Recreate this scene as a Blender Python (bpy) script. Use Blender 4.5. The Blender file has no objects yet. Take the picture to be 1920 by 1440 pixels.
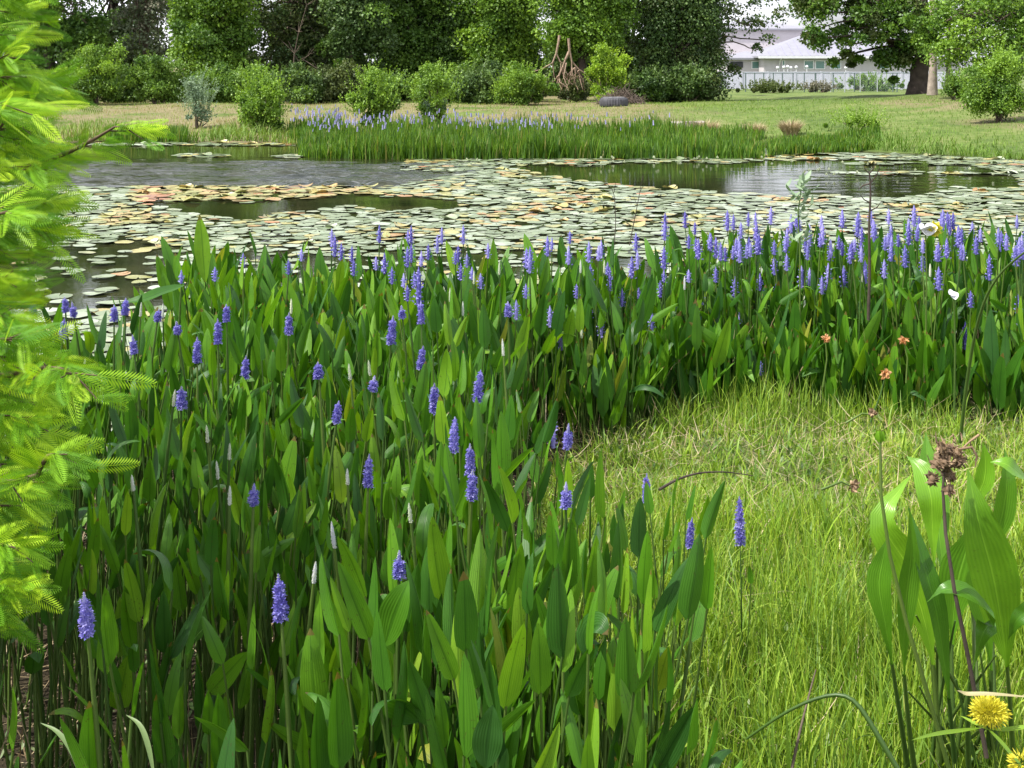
import bpy, math, random
import numpy as np
from mathutils import Vector, Matrix, Euler

# ------------------------------------------------------------------ camera, world, sun, exposure
SC = bpy.context.scene
COL = SC.collection
FPX = 2400.0                     # focal length in photo pixels (photo is 1920 wide)
HOR = 120.0                      # photo row of the horizon: a level camera with the lens shifted down
YS = 1.45
CAMZ = 1.85
cam_d = bpy.data.cameras.new('camera'); cam = bpy.data.objects.new('camera', cam_d); COL.objects.link(cam)
cam_d.sensor_width = 36.0; cam_d.lens = 36.0 * FPX / 1920.0
cam_d.shift_y = -(720 - HOR) / 1920.0; cam_d.clip_start = 0.05; cam_d.clip_end = 2000
cam.location = (0, 0, CAMZ); cam.rotation_euler = (math.pi / 2, 0, 0)
SC.camera = cam
SUN_EL = math.radians(57); SUN_AZ = math.radians(-112)   # azimuth from +Y clockwise: sun on the left, slightly behind
world = bpy.data.worlds.new('World'); SC.world = world; world.use_nodes = True
wn = world.node_tree.nodes; wl = world.node_tree.links; wn.clear()
wo = wn.new('ShaderNodeOutputWorld'); wb = wn.new('ShaderNodeBackground'); sky = wn.new('ShaderNodeTexSky')
sky.sky_type = 'NISHITA'; sky.sun_disc = False; sky.sun_elevation = SUN_EL; sky.sun_rotation = SUN_AZ
sky.air_density = 1.0; sky.dust_density = 3.0; sky.ozone_density = 1.0
tcw = wn.new('ShaderNodeTexCoord'); mpw = wn.new('ShaderNodeMapping'); mpw.inputs['Scale'].default_value = (1.2, 1.2, 3.2)
nzw = wn.new('ShaderNodeTexNoise'); nzw.inputs['Scale'].default_value = 2.2; nzw.inputs['Detail'].default_value = 7
rpw = wn.new('ShaderNodeValToRGB'); rpw.color_ramp.elements[0].position = 0.34; rpw.color_ramp.elements[1].position = 0.58
mxw = wn.new('ShaderNodeMixRGB'); mxw.inputs[2].default_value = (12.5, 12.6, 13.6, 1)
wl.new(tcw.outputs['Generated'], mpw.inputs['Vector']); wl.new(mpw.outputs[0], nzw.inputs['Vector'])
wl.new(nzw.outputs['Fac'], rpw.inputs[0]); wl.new(rpw.outputs[0], mxw.inputs[0]); wl.new(sky.outputs[0], mxw.inputs[1])
wl.new(mxw.outputs[0], wb.inputs[0]); wb.inputs[1].default_value = 0.095; wl.new(wb.outputs[0], wo.inputs[0])
sun_d = bpy.data.lights.new('sun', 'SUN'); sun = bpy.data.objects.new('sun', sun_d); COL.objects.link(sun)
sun_d.energy = 5.0; sun_d.angle = math.radians(0.6); sun_d.color = (1, 0.955, 0.87)
sd = Vector((math.sin(SUN_AZ) * math.cos(SUN_EL), math.cos(SUN_AZ) * math.cos(SUN_EL), math.sin(SUN_EL)))
sun.rotation_euler = sd.to_track_quat('Z', 'Y').to_euler()
SC.view_settings.view_transform = 'Standard'; SC.view_settings.look = 'None'
SC.view_settings.exposure = 0.58; SC.view_settings.gamma = 1.0
SC.render.engine = 'CYCLES'
SC.cycles.max_bounces = 7; SC.cycles.diffuse_bounces = 3; SC.cycles.transmission_bounces = 4; SC.cycles.transparent_max_bounces = 4

RS = np.random.RandomState(7)
random.seed(7)
U = lambda a, b, n=None: RS.uniform(a, b, n)

# ------------------------------------------------------------------ pixel to place helpers
def ray(px, py):
    a = (np.asarray(px, float) - 960) / FPX + 0 * np.asarray(py, float); b = (HOR - np.asarray(py, float)) / FPX
    return np.stack([a, np.ones_like(a + b), b + 0 * a], -1)
def G(px, py, z=0.0):            # where the line of sight meets height z
    r = ray(px, py); t = (z - CAMZ) / r[..., 2]
    return r * t[..., None] + np.array([0, 0, CAMZ])
def W(px, py, Y):                # point on the line of sight at ground distance Y
    r = ray(px, py); t = Y / r[..., 1]
    return r * (t[..., None] if np.ndim(t) else t) + np.array([0, 0, CAMZ])
def PX(p):                       # back to photo pixels
    p = np.asarray(p, float); x = p[..., 0]; y = p[..., 1]; z = p[..., 2] - CAMZ
    d = np.maximum(y, 1e-3)
    return 960 + FPX * x / d, HOR - FPX * z / d, d
KP = 1.48
def P3(px, py, d): return ray(px, py) * (d * KP) + np.array([0, 0, CAMZ])
def inpoly(x, y, poly):
    x = np.asarray(x, float); y = np.asarray(y, float); r = np.zeros(x.shape, bool); n = len(poly)
    for i in range(n):
        x1, y1 = poly[i]; x2, y2 = poly[(i + 1) % n]
        c = ((y1 > y) != (y2 > y)) & (x < (x2 - x1) * (y - y1) / ((y2 - y1) or 1e-9) + x1)
        r ^= c
    return r

# ------------------------------------------------------------------ mesh builder
class MB:
    def __init__(s): s.V = []; s.F = []; s.M = []; s.R = []; s.L = []; s.n = 0
    def add(s, v, f, mat=0, rnd=0.0, lp=None):
        v = np.asarray(v, float).reshape(-1, 3); f = np.asarray(f, int)
        if len(v) == 0: return s
        s.V.append(v); s.F.append(f + s.n); s.M.append(np.full(len(f), mat, int) if np.ndim(mat) == 0 else np.asarray(mat))
        s.R.append(np.broadcast_to(np.asarray(rnd, float), (len(v),)).copy())
        s.L.append(np.zeros((len(v), 2)) if lp is None else np.asarray(lp, float)); s.n += len(v); return s
    def inst(s, tv, tf, A, T, rnd, mat=0, lp=None):      # many copies of one template
        k = len(T); n = len(tv); tf = np.asarray(tf)
        v = np.einsum('kij,nj->kni', A, tv) + T[:, None, :]
        f = tf[None] + (np.arange(k) * n)[:, None, None]
        l = None if lp is None else np.tile(lp, (k, 1))
        return s.add(v.reshape(-1, 3), f.reshape(-1, tf.shape[1]), mat, np.repeat(np.broadcast_to(rnd, (k,)), n), l)
    def merge(s, o, A=None, t=(0, 0, 0), drnd=0.0, mo=0):
        for v, f, m, r, l in o.parts():
            v2 = v if A is None else v @ np.asarray(A).T
            s.add(v2 + np.asarray(t), f, m + mo, (r + drnd) % 1.0, l)
        return s
    def parts(s):
        off = 0
        for v, f, m, r, l in zip(s.V, s.F, s.M, s.R, s.L):
            yield v, f - off, m, r, l
            off += len(v)
    def build(s, name, mats, parent=None, smooth=True):
        me = bpy.data.meshes.new(name)
        V = np.concatenate(s.V); me.vertices.add(len(V)); me.vertices.foreach_set('co', V.ravel())
        lv = np.concatenate([f.ravel() for f in s.F]); tot = np.concatenate([np.full(len(f), f.shape[1]) for f in s.F])
        st = np.concatenate([[0], np.cumsum(tot)[:-1]])
        me.loops.add(len(lv)); me.loops.foreach_set('vertex_index', lv.astype(np.int32))
        me.polygons.add(len(tot)); me.polygons.foreach_set('loop_start', st.astype(np.int32)); me.polygons.foreach_set('loop_total', tot.astype(np.int32))
        me.polygons.foreach_set('material_index', np.concatenate(s.M).astype(np.int32))
        me.polygons.foreach_set('use_smooth', np.full(len(tot), smooth))
        a = me.attributes.new('rnd', 'FLOAT', 'POINT'); a.data.foreach_set('value', np.concatenate(s.R).astype(np.float32))
        L = np.concatenate(s.L); L3 = np.zeros((len(L), 3), np.float32); L3[:, :2] = L
        a = me.attributes.new('lp', 'FLOAT_VECTOR', 'POINT'); a.data.foreach_set('vector', L3.ravel())
        me.update(calc_edges=True)
        for m in (mats if isinstance(mats, (list, tuple)) else [mats]): me.materials.append(m)
        return link(name, me, parent)
def link(name, data, parent=None):
    o = bpy.data.objects.new(name, data); COL.objects.link(o)
    if parent is not None: o.parent = parent
    return o
def tag(o, label=None, cat=None, group=None, kind=None):
    if label: o['label'] = label
    if cat: o['category'] = cat
    if group: o['group'] = group
    if kind: o['kind'] = kind
    return o
def thing(name, label, cat, loc=(0, 0, 0), rz=0, group=None):
    o = link(name, None); o.location = loc; o.rotation_euler = (0, 0, rz); o.empty_display_size = 0.1
    return tag(o, label, cat, group)
def copy_tree(o, parent=None):
    c = o.copy(); COL.objects.link(c); c.parent = parent
    for ch in list(o.children): copy_tree(ch, c)
    return c

def norm(v): v = np.asarray(v, float); return v / (np.linalg.norm(v, axis=-1, keepdims=True) + 1e-9)
def rotz(a):
    a = np.asarray(a, float); c, s = np.cos(a), np.sin(a); z = np.zeros_like(c); o = np.ones_like(c)
    return np.stack([np.stack([c, -s, z], -1), np.stack([s, c, z], -1), np.stack([z, z, o], -1)], -2)
def frames(d, n=None, roll=None):     # matrices whose columns are side, normal, direction (template along +Z, face +Y)
    d = norm(d)
    if n is None: n = RS.normal(size=d.shape)
    n = norm(n - (n * d).sum(-1, keepdims=True) * d); x = np.cross(n, d)
    return np.stack([x, n, d], -1)
def tube(mb, pts, r, ns=6, mat=0, rnd=0.0, cap=True):
    pts = np.asarray(pts, float); n = len(pts); r = np.broadcast_to(np.asarray(r, float), (n,))
    t = norm(np.gradient(pts, axis=0)); up = np.array([0.3, 0.2, 1.0]) if abs(t[0][2]) < 0.85 else np.array([1.0, 0.1, 0])
    a = norm(np.cross(t, up)); b = np.cross(t, a)
    th = np.arange(ns) * 2 * math.pi / ns
    v = pts[:, None] + r[:, None, None] * (np.cos(th)[None, :, None] * a[:, None] + np.sin(th)[None, :, None] * b[:, None])
    i = np.arange(n - 1)[:, None] * ns; j = np.arange(ns)[None]; j2 = (j + 1) % ns
    f = np.stack([i + j, i + j2, i + ns + j2, i + ns + j], -1).reshape(-1, 4)
    lp = np.stack(np.broadcast_arrays((th / math.pi - 1)[None, :], np.linspace(0, 1, n)[:, None]), -1).reshape(-1, 2)
    mb.add(v.reshape(-1, 3), f, mat, rnd, lp)
    if cap:
        mb.add(v[-1], [list(range(ns))], mat, rnd); mb.add(v[0], [list(range(ns))[::-1]], mat, rnd)
    return mb
def box(mb, lo, hi, mat=0, A=None, t=None, rnd=0.0):
    lo = np.array(lo, float); hi = np.array(hi, float)
    v = np.array([[(lo, hi)[i][0], (lo, hi)[j][1], (lo, hi)[k][2]] for i in (0, 1) for j in (0, 1) for k in (0, 1)])
    if A is not None: v = v @ np.asarray(A).T
    if t is not None: v = v + np.asarray(t)
    return mb.add(v, [[0, 1, 3, 2], [4, 6, 7, 5], [0, 4, 5, 1], [2, 3, 7, 6], [0, 2, 6, 4], [1, 5, 7, 3]], mat, rnd)
def blades(mb, base, h, az, bend, w, rnd, nseg=4, lean=None, mat=0, kink=1.7):   # grass blades, N at once
    base = np.asarray(base, float); N = len(base)
    h = np.broadcast_to(h, (N,)); bend = np.broadcast_to(bend, (N,)); w = np.broadcast_to(w, (N,))
    lean = np.zeros(N) if lean is None else lean
    t = np.linspace(0, 1, nseg + 1)
    ang = lean[:, None] + bend[:, None] * t[None] ** kink
    seg = h[:, None] / nseg
    dx = np.concatenate([np.zeros((N, 1)), np.cumsum(np.sin(ang[:, 1:]) * seg, 1)], 1)
    dz = np.concatenate([np.zeros((N, 1)), np.cumsum(np.cos(ang[:, 1:]) * seg, 1)], 1)
    ca, sa = np.cos(az)[:, None], np.sin(az)[:, None]
    c = np.stack([base[:, :1] + dx * ca, base[:, 1:2] + dx * sa, base[:, 2:3] + dz], -1)
    tw = az[:, None] + math.pi / 2 + (RS.uniform(-0.9, 0.9, N))[:, None]
    ww = w[:, None] * (1 - t[None] ** 2.2 * 0.93) * 0.5
    s = np.stack([np.cos(tw) * ww, np.sin(tw) * ww, np.zeros_like(ww)], -1)
    v = np.stack([c - s, c + s], 2).reshape(N, -1, 3)
    k = np.arange(nseg) * 2; f = np.stack([k, k + 1, k + 3, k + 2], -1)
    F = f[None] + (np.arange(N) * (nseg + 1) * 2)[:, None, None]
    lp = np.tile(np.stack([np.tile([-1, 1], nseg + 1), np.repeat(t, 2)], -1), (N, 1))
    return mb.add(v.reshape(-1, 3), F.reshape(-1, 4), mat, np.repeat(np.broadcast_to(rnd, (N,)), (nseg + 1) * 2), lp)

# ------------------------------------------------------------------ materials
def newmat(name):
    m = bpy.data.materials.new(name); m.use_nodes = True; nt = m.node_tree; nt.nodes.clear()
    out = nt.nodes.new('ShaderNodeOutputMaterial'); return m, nt, out
def node(nt, typ, ins=None, **kw):
    n = nt.nodes.new(typ)
    for k, v in kw.items(): setattr(n, k, v)
    for k, v in (ins or {}).items():
        if isinstance(v, bpy.types.NodeSocket): nt.links.new(v, n.inputs[k])
        else: n.inputs[k].default_value = v
    return n
def mth(nt, op, a, b=None, c=None, clamp=False):
    n = nt.nodes.new('ShaderNodeMath'); n.operation = op; n.use_clamp = clamp
    for i, v in enumerate((a, b, c)):
        if v is None: continue
        if isinstance(v, bpy.types.NodeSocket): nt.links.new(v, n.inputs[i])
        else: n.inputs[i].default_value = v
    return n.outputs[0]
def c4(c): return (c[0], c[1], c[2], 1)
def ramp(nt, fac, stops):
    n = nt.nodes.new('ShaderNodeValToRGB'); e = n.color_ramp.elements
    while len(e) < len(stops): e.new(0.5)
    for i, (p, c) in enumerate(stops): e[i].position = p; e[i].color = c4(c)
    nt.links.new(fac, n.inputs[0]); return n.outputs[0]
def mixc(nt, f, a, b, bt='MIX'):
    n = nt.nodes.new('ShaderNodeMixRGB'); n.blend_type = bt
    for i, v in enumerate((f, a, b)):
        if isinstance(v, bpy.types.NodeSocket): nt.links.new(v, n.inputs[i])
        else: n.inputs[i].default_value = v if i == 0 else c4(v)
    return n.outputs[0]
def noise(nt, scale, detail=3, vec=None, rough=0.5):
    n = node(nt, 'ShaderNodeTexNoise', {'Scale': scale, 'Detail': detail, 'Roughness': rough})
    if vec is None:
        vec = node(nt, 'ShaderNodeTexCoord').outputs['Object']
    nt.links.new(vec, n.inputs['Vector']); return n.outputs['Fac']
def leafmat(name, stops, rough=0.45, transl=0.3, tcol=(1.25, 1.15, 0.5), rib=None, ribw=0.09, veins=0.0, spec=0.4, edge=None, obj=True, spots=0.0, coat=0.0):
    m, nt, out = newmat(name)
    at = node(nt, 'ShaderNodeAttribute', attribute_name='rnd'); r = at.outputs['Fac']
    if obj:
        oi = node(nt, 'ShaderNodeObjectInfo'); r = mth(nt, 'FRACT', mth(nt, 'ADD', r, oi.outputs['Random']))
    col = ramp(nt, r, stops)
    nz = noise(nt, 9 if veins else 3, 3)
    col = mixc(nt, 0.55, col, mixc(nt, 1, col, ramp(nt, nz, [(0.3, (0.55, 0.6, 0.6)), (0.7, (1.35, 1.25, 1.1))]), 'MULTIPLY'))
    lpn = node(nt, 'ShaderNodeAttribute', attribute_name='lp'); sx = node(nt, 'ShaderNodeSeparateXYZ', {0: lpn.outputs['Vector']})
    au = mth(nt, 'ABSOLUTE', sx.outputs[0])
    if rib:
        f = mth(nt, 'SUBTRACT', 1.0, mth(nt, 'DIVIDE', au, ribw), clamp=True)
        col = mixc(nt, mth(nt, 'MULTIPLY', f, 0.85), col, mixc(nt, 1, col, rib, 'MULTIPLY'))
    if spots:
        tipf = mth(nt, 'MULTIPLY', mth(nt, 'GREATER_THAN', mth(nt, 'ADD', sx.outputs[1], mth(nt, 'MULTIPLY', nz, 0.16)), 1.0), mth(nt, 'GREATER_THAN', mth(nt, 'FRACT', mth(nt, 'MULTIPLY', r, 7.3)), 0.72))
        col = mixc(nt, mth(nt, 'MULTIPLY', tipf, 0.8), col, (0.16, 0.10, 0.035))
    bmp = None
    if veins:
        w = mth(nt, 'SINE', mth(nt, 'MULTIPLY', sx.outputs[0], 34.0))
        col = mixc(nt, mth(nt, 'MULTIPLY', mth(nt, 'MULTIPLY_ADD', w, 0.5, 0.5), veins), col, mixc(nt, 1, col, (0.6, 0.72, 0.6), 'MULTIPLY'))
        bmp = node(nt, 'ShaderNodeBump', {'Strength': 0.25, 'Distance': 0.001, 'Height': w}).outputs[0]
    if spots:
        sp = noise(nt, 160, 2); sp2 = noise(nt, 14, 2)
        f = mth(nt, 'MULTIPLY', mth(nt, 'GREATER_THAN', sp, 0.66), mth(nt, 'GREATER_THAN', sp2, 0.55))
        col = mixc(nt, mth(nt, 'MULTIPLY', f, spots), col, (0.05, 0.04, 0.015))
    ins = {'Base Color': col, 'Roughness': rough, 'Specular IOR Level': spec, 'Coat Weight': coat, 'Coat Roughness': 0.3}
    p = node(nt, 'ShaderNodeBsdfPrincipled', ins)
    if bmp: nt.links.new(bmp, p.inputs['Normal'])
    if transl:
        t = node(nt, 'ShaderNodeBsdfTranslucent', {'Color': mixc(nt, 1, col, tcol, 'MULTIPLY')})
        mx = node(nt, 'ShaderNodeMixShader', {0: transl, 1: p.outputs[0], 2: t.outputs[0]}); nt.links.new(mx.outputs[0], out.inputs[0])
    else: nt.links.new(p.outputs[0], out.inputs[0])
    return m
def plain(name, col, rough=0.7, var=0.35, scale=8, bump=0.0, bscale=30, spec=0.3, metal=0.0, col2=None):
    m, nt, out = newmat(name)
    nz = noise(nt, scale, 5); c = ramp(nt, nz, [(0.28, [x * (1 - var) for x in col]), (0.72, list(col2 or [min(1, x * (1 + var)) for x in col]))])
    p = node(nt, 'ShaderNodeBsdfPrincipled', {'Base Color': c, 'Roughness': rough, 'Specular IOR Level': spec, 'Metallic': metal})
    if bump:
        b = node(nt, 'ShaderNodeBump', {'Strength': bump, 'Distance': 0.02, 'Height': noise(nt, bscale, 6)}); nt.links.new(b.outputs[0], p.inputs['Normal'])
    nt.links.new(p.outputs[0], out.inputs[0]); return m

M = {}
M['pick'] = leafmat('pickerel_leaf', [(0, (0.026, 0.090, 0.018)), (0.3, (0.046, 0.150, 0.013)), (0.6, (0.078, 0.215, 0.013)), (0.88, (0.125, 0.29, 0.018)), (0.98, (0.19, 0.36, 0.025)), (1, (0.30, 0.32, 0.05))],
                    rough=0.43, transl=0.29, tcol=(1.7, 1.6, 0.35), rib=(0.45, 0.55, 0.5), ribw=0.13, veins=0.45, spec=0.38, spots=0.5)
M['stem'] = leafmat('pickerel_stem', [(0, (0.035, 0.085, 0.014)), (1, (0.095, 0.155, 0.028))], rough=0.45, transl=0.0)
M['violet'] = leafmat('violet_petal', [(0, (0.14, 0.125, 0.48)), (0.5, (0.25, 0.235, 0.68)), (1, (0.45, 0.43, 0.84))], rough=0.6, transl=0.3, tcol=(1.1, 1, 1.2), spec=0.2)
M['hazeviolet'] = leafmat('pale_violet_petal', [(0, (0.28, 0.28, 0.52)), (1, (0.46, 0.46, 0.72))], rough=0.6, transl=0.3, tcol=(1, 1, 1.1), spec=0.2)
M['bud'] = leafmat('pale_bud', [(0, (0.50, 0.58, 0.40)), (0.6, (0.68, 0.72, 0.60)), (1, (0.62, 0.64, 0.78))], rough=0.6, transl=0.2, tcol=(1, 1, 0.8), spec=0.2)
M['cyp'] = leafmat('cypress_needle', [(0, (0.09, 0.26, 0.014)), (0.5, (0.22, 0.46, 0.018)), (1, (0.46, 0.68, 0.03))], rough=0.5, transl=0.28, tcol=(1.2, 1.15, 0.5), spec=0.25)
M['bark'] = plain('bark', (0.13, 0.10, 0.075), 0.9, 0.5, 6, 0.9, 14)
M['palebark'] = plain('pale_bark', (0.30, 0.25, 0.21), 0.9, 0.35, 5, 0.8, 12)
M['darkbark'] = plain('dark_bark', (0.065, 0.05, 0.042), 0.95, 0.5, 4, 0.9, 9)
M['deadwood'] = plain('dead_wood', (0.30, 0.215, 0.155), 0.85, 0.3, 6, 0.4, 20)
M['twig'] = plain('cypress_twig', (0.12, 0.085, 0.05), 0.8, 0.4, 20)
M['grass'] = leafmat('meadow_grass', [(0, (0.09, 0.19, 0.022)), (0.45, (0.23, 0.39, 0.035)), (0.72, (0.36, 0.49, 0.06)), (0.86, (0.42, 0.40, 0.17)), (1, (0.50, 0.42, 0.26))], rough=0.5, transl=0.35, tcol=(1.25, 1.2, 0.6), obj=False)
M['straw'] = leafmat('straw', [(0, (0.16, 0.11, 0.06)), (0.5, (0.36, 0.28, 0.16)), (1, (0.55, 0.46, 0.32))], rough=0.7, transl=0.15, tcol=(1, 1, 0.8), obj=False)
M['weed'] = leafmat('creeping_weed', [(0, (0.06, 0.12, 0.03)), (0.6, (0.13, 0.22, 0.06)), (1, (0.26, 0.32, 0.16))], rough=0.5, transl=0.25, obj=False)
M['bankgrass'] = leafmat('bank_grass', [(0, (0.09, 0.19, 0.02)), (0.5, (0.20, 0.32, 0.045)), (0.75, (0.28, 0.27, 0.10)), (1, (0.36, 0.28, 0.17))], rough=0.6, transl=0.25, obj=False)
M['farpick'] = leafmat('far_reed_leaf', [(0, (0.035, 0.095, 0.012)), (0.5, (0.085, 0.195, 0.018)), (0.9, (0.15, 0.28, 0.03)), (1, (0.28, 0.27, 0.10))], rough=0.42, transl=0.35, tcol=(1.4, 1.3, 0.4), obj=False)
M['arrow'] = leafmat('arrowhead_leaf', [(0, (0.06, 0.18, 0.013)), (0.5, (0.11, 0.27, 0.016)), (1, (0.19, 0.39, 0.028))], rough=0.3, transl=0.27, tcol=(1.6, 1.45, 0.4), rib=(1.9, 1.6, 2.6), ribw=0.05, veins=0.35, spec=0.42, spots=0.25)
M['yellow'] = leafmat('yellow_floret', [(0, (0.55, 0.50, 0.03)), (1, (0.80, 0.74, 0.08))], rough=0.6, transl=0.3, tcol=(1, 1, 0.5))
M['white'] = plain('white_petal', (0.72, 0.72, 0.76), 0.5, 0.08, 30)
M['brownhead'] = leafmat('dry_seed_head', [(0, (0.12, 0.08, 0.05)), (0.5, (0.27, 0.18, 0.11)), (1, (0.42, 0.30, 0.19))], rough=0.8, transl=0.1, obj=False)
M['orangehead'] = leafmat('orange_dry_petal', [(0, (0.50, 0.24, 0.09)), (1, (0.72, 0.42, 0.22))], rough=0.7, transl=0.25, tcol=(1, 0.9, 0.7), obj=False)
M['deadstalk'] = plain('dead_stalk', (0.06, 0.045, 0.035), 0.8, 0.4, 20)
M['grey'] = plain('grey_twig', (0.13, 0.10, 0.08), 0.9, 0.4, 10)

def padmat(name, stops):
    m, nt, out = newmat(name)
    at = node(nt, 'ShaderNodeAttribute', attribute_name='rnd'); oi = node(nt, 'ShaderNodeObjectInfo')
    r = mth(nt, 'FRACT', mth(nt, 'ADD', at.outputs['Fac'], oi.outputs['Random'])); col = ramp(nt, r, stops)
    col = mixc(nt, 0.7, col, mixc(nt, 1, col, ramp(nt, noise(nt, 5, 4), [(0.3, (0.6, 0.62, 0.5)), (0.7, (1.3, 1.25, 1.2))]), 'MULTIPLY'))
    lpn = node(nt, 'ShaderNodeAttribute', attribute_name='lp'); sx = node(nt, 'ShaderNodeSeparateXYZ', {0: lpn.outputs['Vector']})
    w = mth(nt, 'POWER', mth(nt, 'ABSOLUTE', mth(nt, 'SINE', mth(nt, 'MULTIPLY', sx.outputs[0], 9.0))), 12.0)
    col = mixc(nt, mth(nt, 'MULTIPLY', w, 0.35), col, (0.42, 0.46, 0.28))
    edge = mth(nt, 'GREATER_THAN', sx.outputs[1], 0.95); col = mixc(nt, mth(nt, 'MULTIPLY', edge, 0.25), col, (0.20, 0.14, 0.06))
    p = node(nt, 'ShaderNodeBsdfPrincipled', {'Base Color': col, 'Roughness': 0.4, 'Specular IOR Level': 0.6, 'Coat Weight': 0.3, 'Coat Roughness': 0.3})
    b = node(nt, 'ShaderNodeBump', {'Strength': 0.3, 'Distance': 0.01, 'Height': noise(nt, 12, 3)}); nt.links.new(b.outputs[0], p.inputs['Normal'])
    nt.links.new(p.outputs[0], out.inputs[0]); return m
M['pad'] = padmat('lily_pad_green', [(0, (0.09, 0.14, 0.05)), (0.35, (0.16, 0.215, 0.11)), (0.7, (0.24, 0.30, 0.20)), (0.9, (0.34, 0.40, 0.32)), (1, (0.28, 0.28, 0.09))])
M['padyel'] = padmat('lily_pad_yellowing', [(0, (0.18, 0.20, 0.05)), (0.4, (0.32, 0.31, 0.09)), (0.8, (0.36, 0.27, 0.08)), (1, (0.34, 0.16, 0.05))])
M['padred'] = padmat('lily_pad_rusty', [(0, (0.24, 0.09, 0.04)), (1, (0.45, 0.18, 0.06))])

# ------------------------------------------------------------------ terrain and water
SHX = np.array([-60, -22, -14, -5.6, -4.2, -2, 2, 4.2, 5.8, 8, 10.5, 14, 60]); SHY = np.array([43, 32, 30.5, 30, 28, 27.5, 27.5, 28, 28.5, 26.5, 23.5, 21.5, 14])
def shore(x): return np.interp(x, SHX, SHY)
def nearshore(x): return np.interp(x, [-60, -8, -3.4, -2.5, -1.6, -1.2, 0.5, 2.5, 4.5, 12, 60], [-1, 2.0, 3.6, 4.6, 6.0, 7.0, 7.4, 8.0, 8.8, 10.5, 14])
def terr(x, y):
    x = np.asarray(x, float); y = np.asarray(y, float)
    wob = 0.35 * np.sin(x * 1.3 + 0.5) + 0.2 * np.sin(x * 3.1)
    far = np.clip((y - shore(x) - wob) / 10.0, -1, 1)
    zf = np.where(far > 0, 0.48 * (1 - (1 - np.clip(far, 0, 1)) ** 1.6), far * 1.6)
    zf = zf - 0.44 * np.clip((y - 44) / 42, 0, 1)
    zf = np.where(y - shore(x) - wob > 0, np.maximum(zf, 0.02), zf)
    zf = zf + np.where(far > 0.1, 0.03 * np.sin(x * 0.9 + y * 0.4) + 0.015 * np.sin(x * 2.3 - y * 1.1), 0) + 0.35 * np.clip((x - 9) / 8, 0, 1) * np.clip((y - shore(x)) / 12, 0, 1) * np.clip((64 - y) / 17, 0, 1)
    nd = np.clip((nearshore(x) - y) / 0.9, -1, 1)
    bumps = 0.025 * np.sin(x * 5.1 + y * 2.2) * np.sin(y * 4.3 - x * 1.7) + 0.014 * np.sin(x * 13 + 1) * np.sin(y * 11)
    clear = np.clip((x - 0.35 + (y - 2.2) * -0.05) / 0.7, 0, 1) * 0.06
    zn = np.where(nd > 0, 0.012 + 0.03 * nd + bumps + clear, nd * 0.7) + 0.10 * np.clip((1.5 - y) / 0.9, 0, 6)
    return np.where(y < 13, zn, np.maximum(zf, -0.7))
def grid_axis(lo, hi, dense):
    a = [lo]
    while a[-1] < hi: a.append(a[-1] + dense(a[-1]))
    return np.array(a)
gx = grid_axis(-420, 420, lambda v: 0.06 if -3.5 < v < 4.5 else max(0.06, (abs(v - 0.5) - 3.9) * 0.09))
gy = grid_axis(-25, 600, lambda v: 0.08 if 0.3 < v < 9 else (0.4 if v < 18 else (0.35 if v < 50 else (v - 46) * 0.12)) if v > 0.3 else 0.8)
XX, YY = np.meshgrid(gx, gy); ZZ = terr(XX, YY)
mb = MB(); nx = len(gx); ny = len(gy)
ii = (np.arange(ny - 1)[:, None] * nx + np.arange(nx - 1)[None]).ravel()
mb.add(np.stack([XX, YY, ZZ], -1).reshape(-1, 3), np.stack([ii, ii + 1, ii + nx + 1, ii + nx], -1))
m, nt, out = newmat('ground')
geo = node(nt, 'ShaderNodeNewGeometry').outputs['Position']; sep = node(nt, 'ShaderNodeSeparateXYZ', {0: geo})
def mr(v, a, b): return node(nt, 'ShaderNodeMapRange', {0: v, 1: a, 2: b}, clamp=True, interpolation_type='SMOOTHSTEP').outputs[0]
mud = ramp(nt, noise(nt, 22, 8, geo, 0.7), [(0.3, (0.018, 0.014, 0.009)), (0.5, (0.045, 0.034, 0.02)), (0.72, (0.12, 0.095, 0.055))])
turf = ramp(nt, noise(nt, 14, 8, geo, 0.7), [(0.3, (0.05, 0.07, 0.02)), (0.55, (0.13, 0.17, 0.05)), (0.8, (0.26, 0.24, 0.12))])
near = mixc(nt, mr(mth(nt, 'ADD', sep.outputs[0], mth(nt, 'MULTIPLY', noise(nt, 3, 4, geo), 0.6)), 0.55, 1.1), mud, turf)
lawn = ramp(nt, mth(nt, 'ADD', mth(nt, 'MULTIPLY', noise(nt, 3.5, 8, geo, 0.75), 0.6), mth(nt, 'MULTIPLY', noise(nt, 0.45, 5, geo), 0.4)), [(0.36, (0.05, 0.09, 0.02)), (0.5, (0.11, 0.16, 0.035)), (0.63, (0.20, 0.22, 0.08))])
dry = ramp(nt, noise(nt, 5, 8, geo, 0.7), [(0.3, (0.12, 0.11, 0.05)), (0.55, (0.22, 0.19, 0.10)), (0.75, (0.29, 0.22, 0.15))])
xw = mth(nt, 'ADD', sep.outputs[0], mth(nt, 'MULTIPLY', noise(nt, 0.35, 4, geo), 8.0))
dryf = mth(nt, 'MULTIPLY', mr(xw, 10.5, 6.5), mr(noise(nt, 0.5, 5, geo), 0.33, 0.47))
dry2 = mth(nt, 'MULTIPLY', mth(nt, 'MULTIPLY', mr(xw, 15.0, 17.0), mr(sep.outputs[1], 48, 39)), mr(noise(nt, 0.7, 4, geo), 0.38, 0.5))
farc = mixc(nt, mth(nt, 'MAXIMUM', dryf, dry2), lawn, dry)
col = mixc(nt, mr(sep.outputs[1], 12, 15), near, farc)
wet = mr(sep.outputs[2], 0.035, 0.004)
col = mixc(nt, mth(nt, 'MULTIPLY', wet, 0.75), col, (0.018, 0.014, 0.008))
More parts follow.
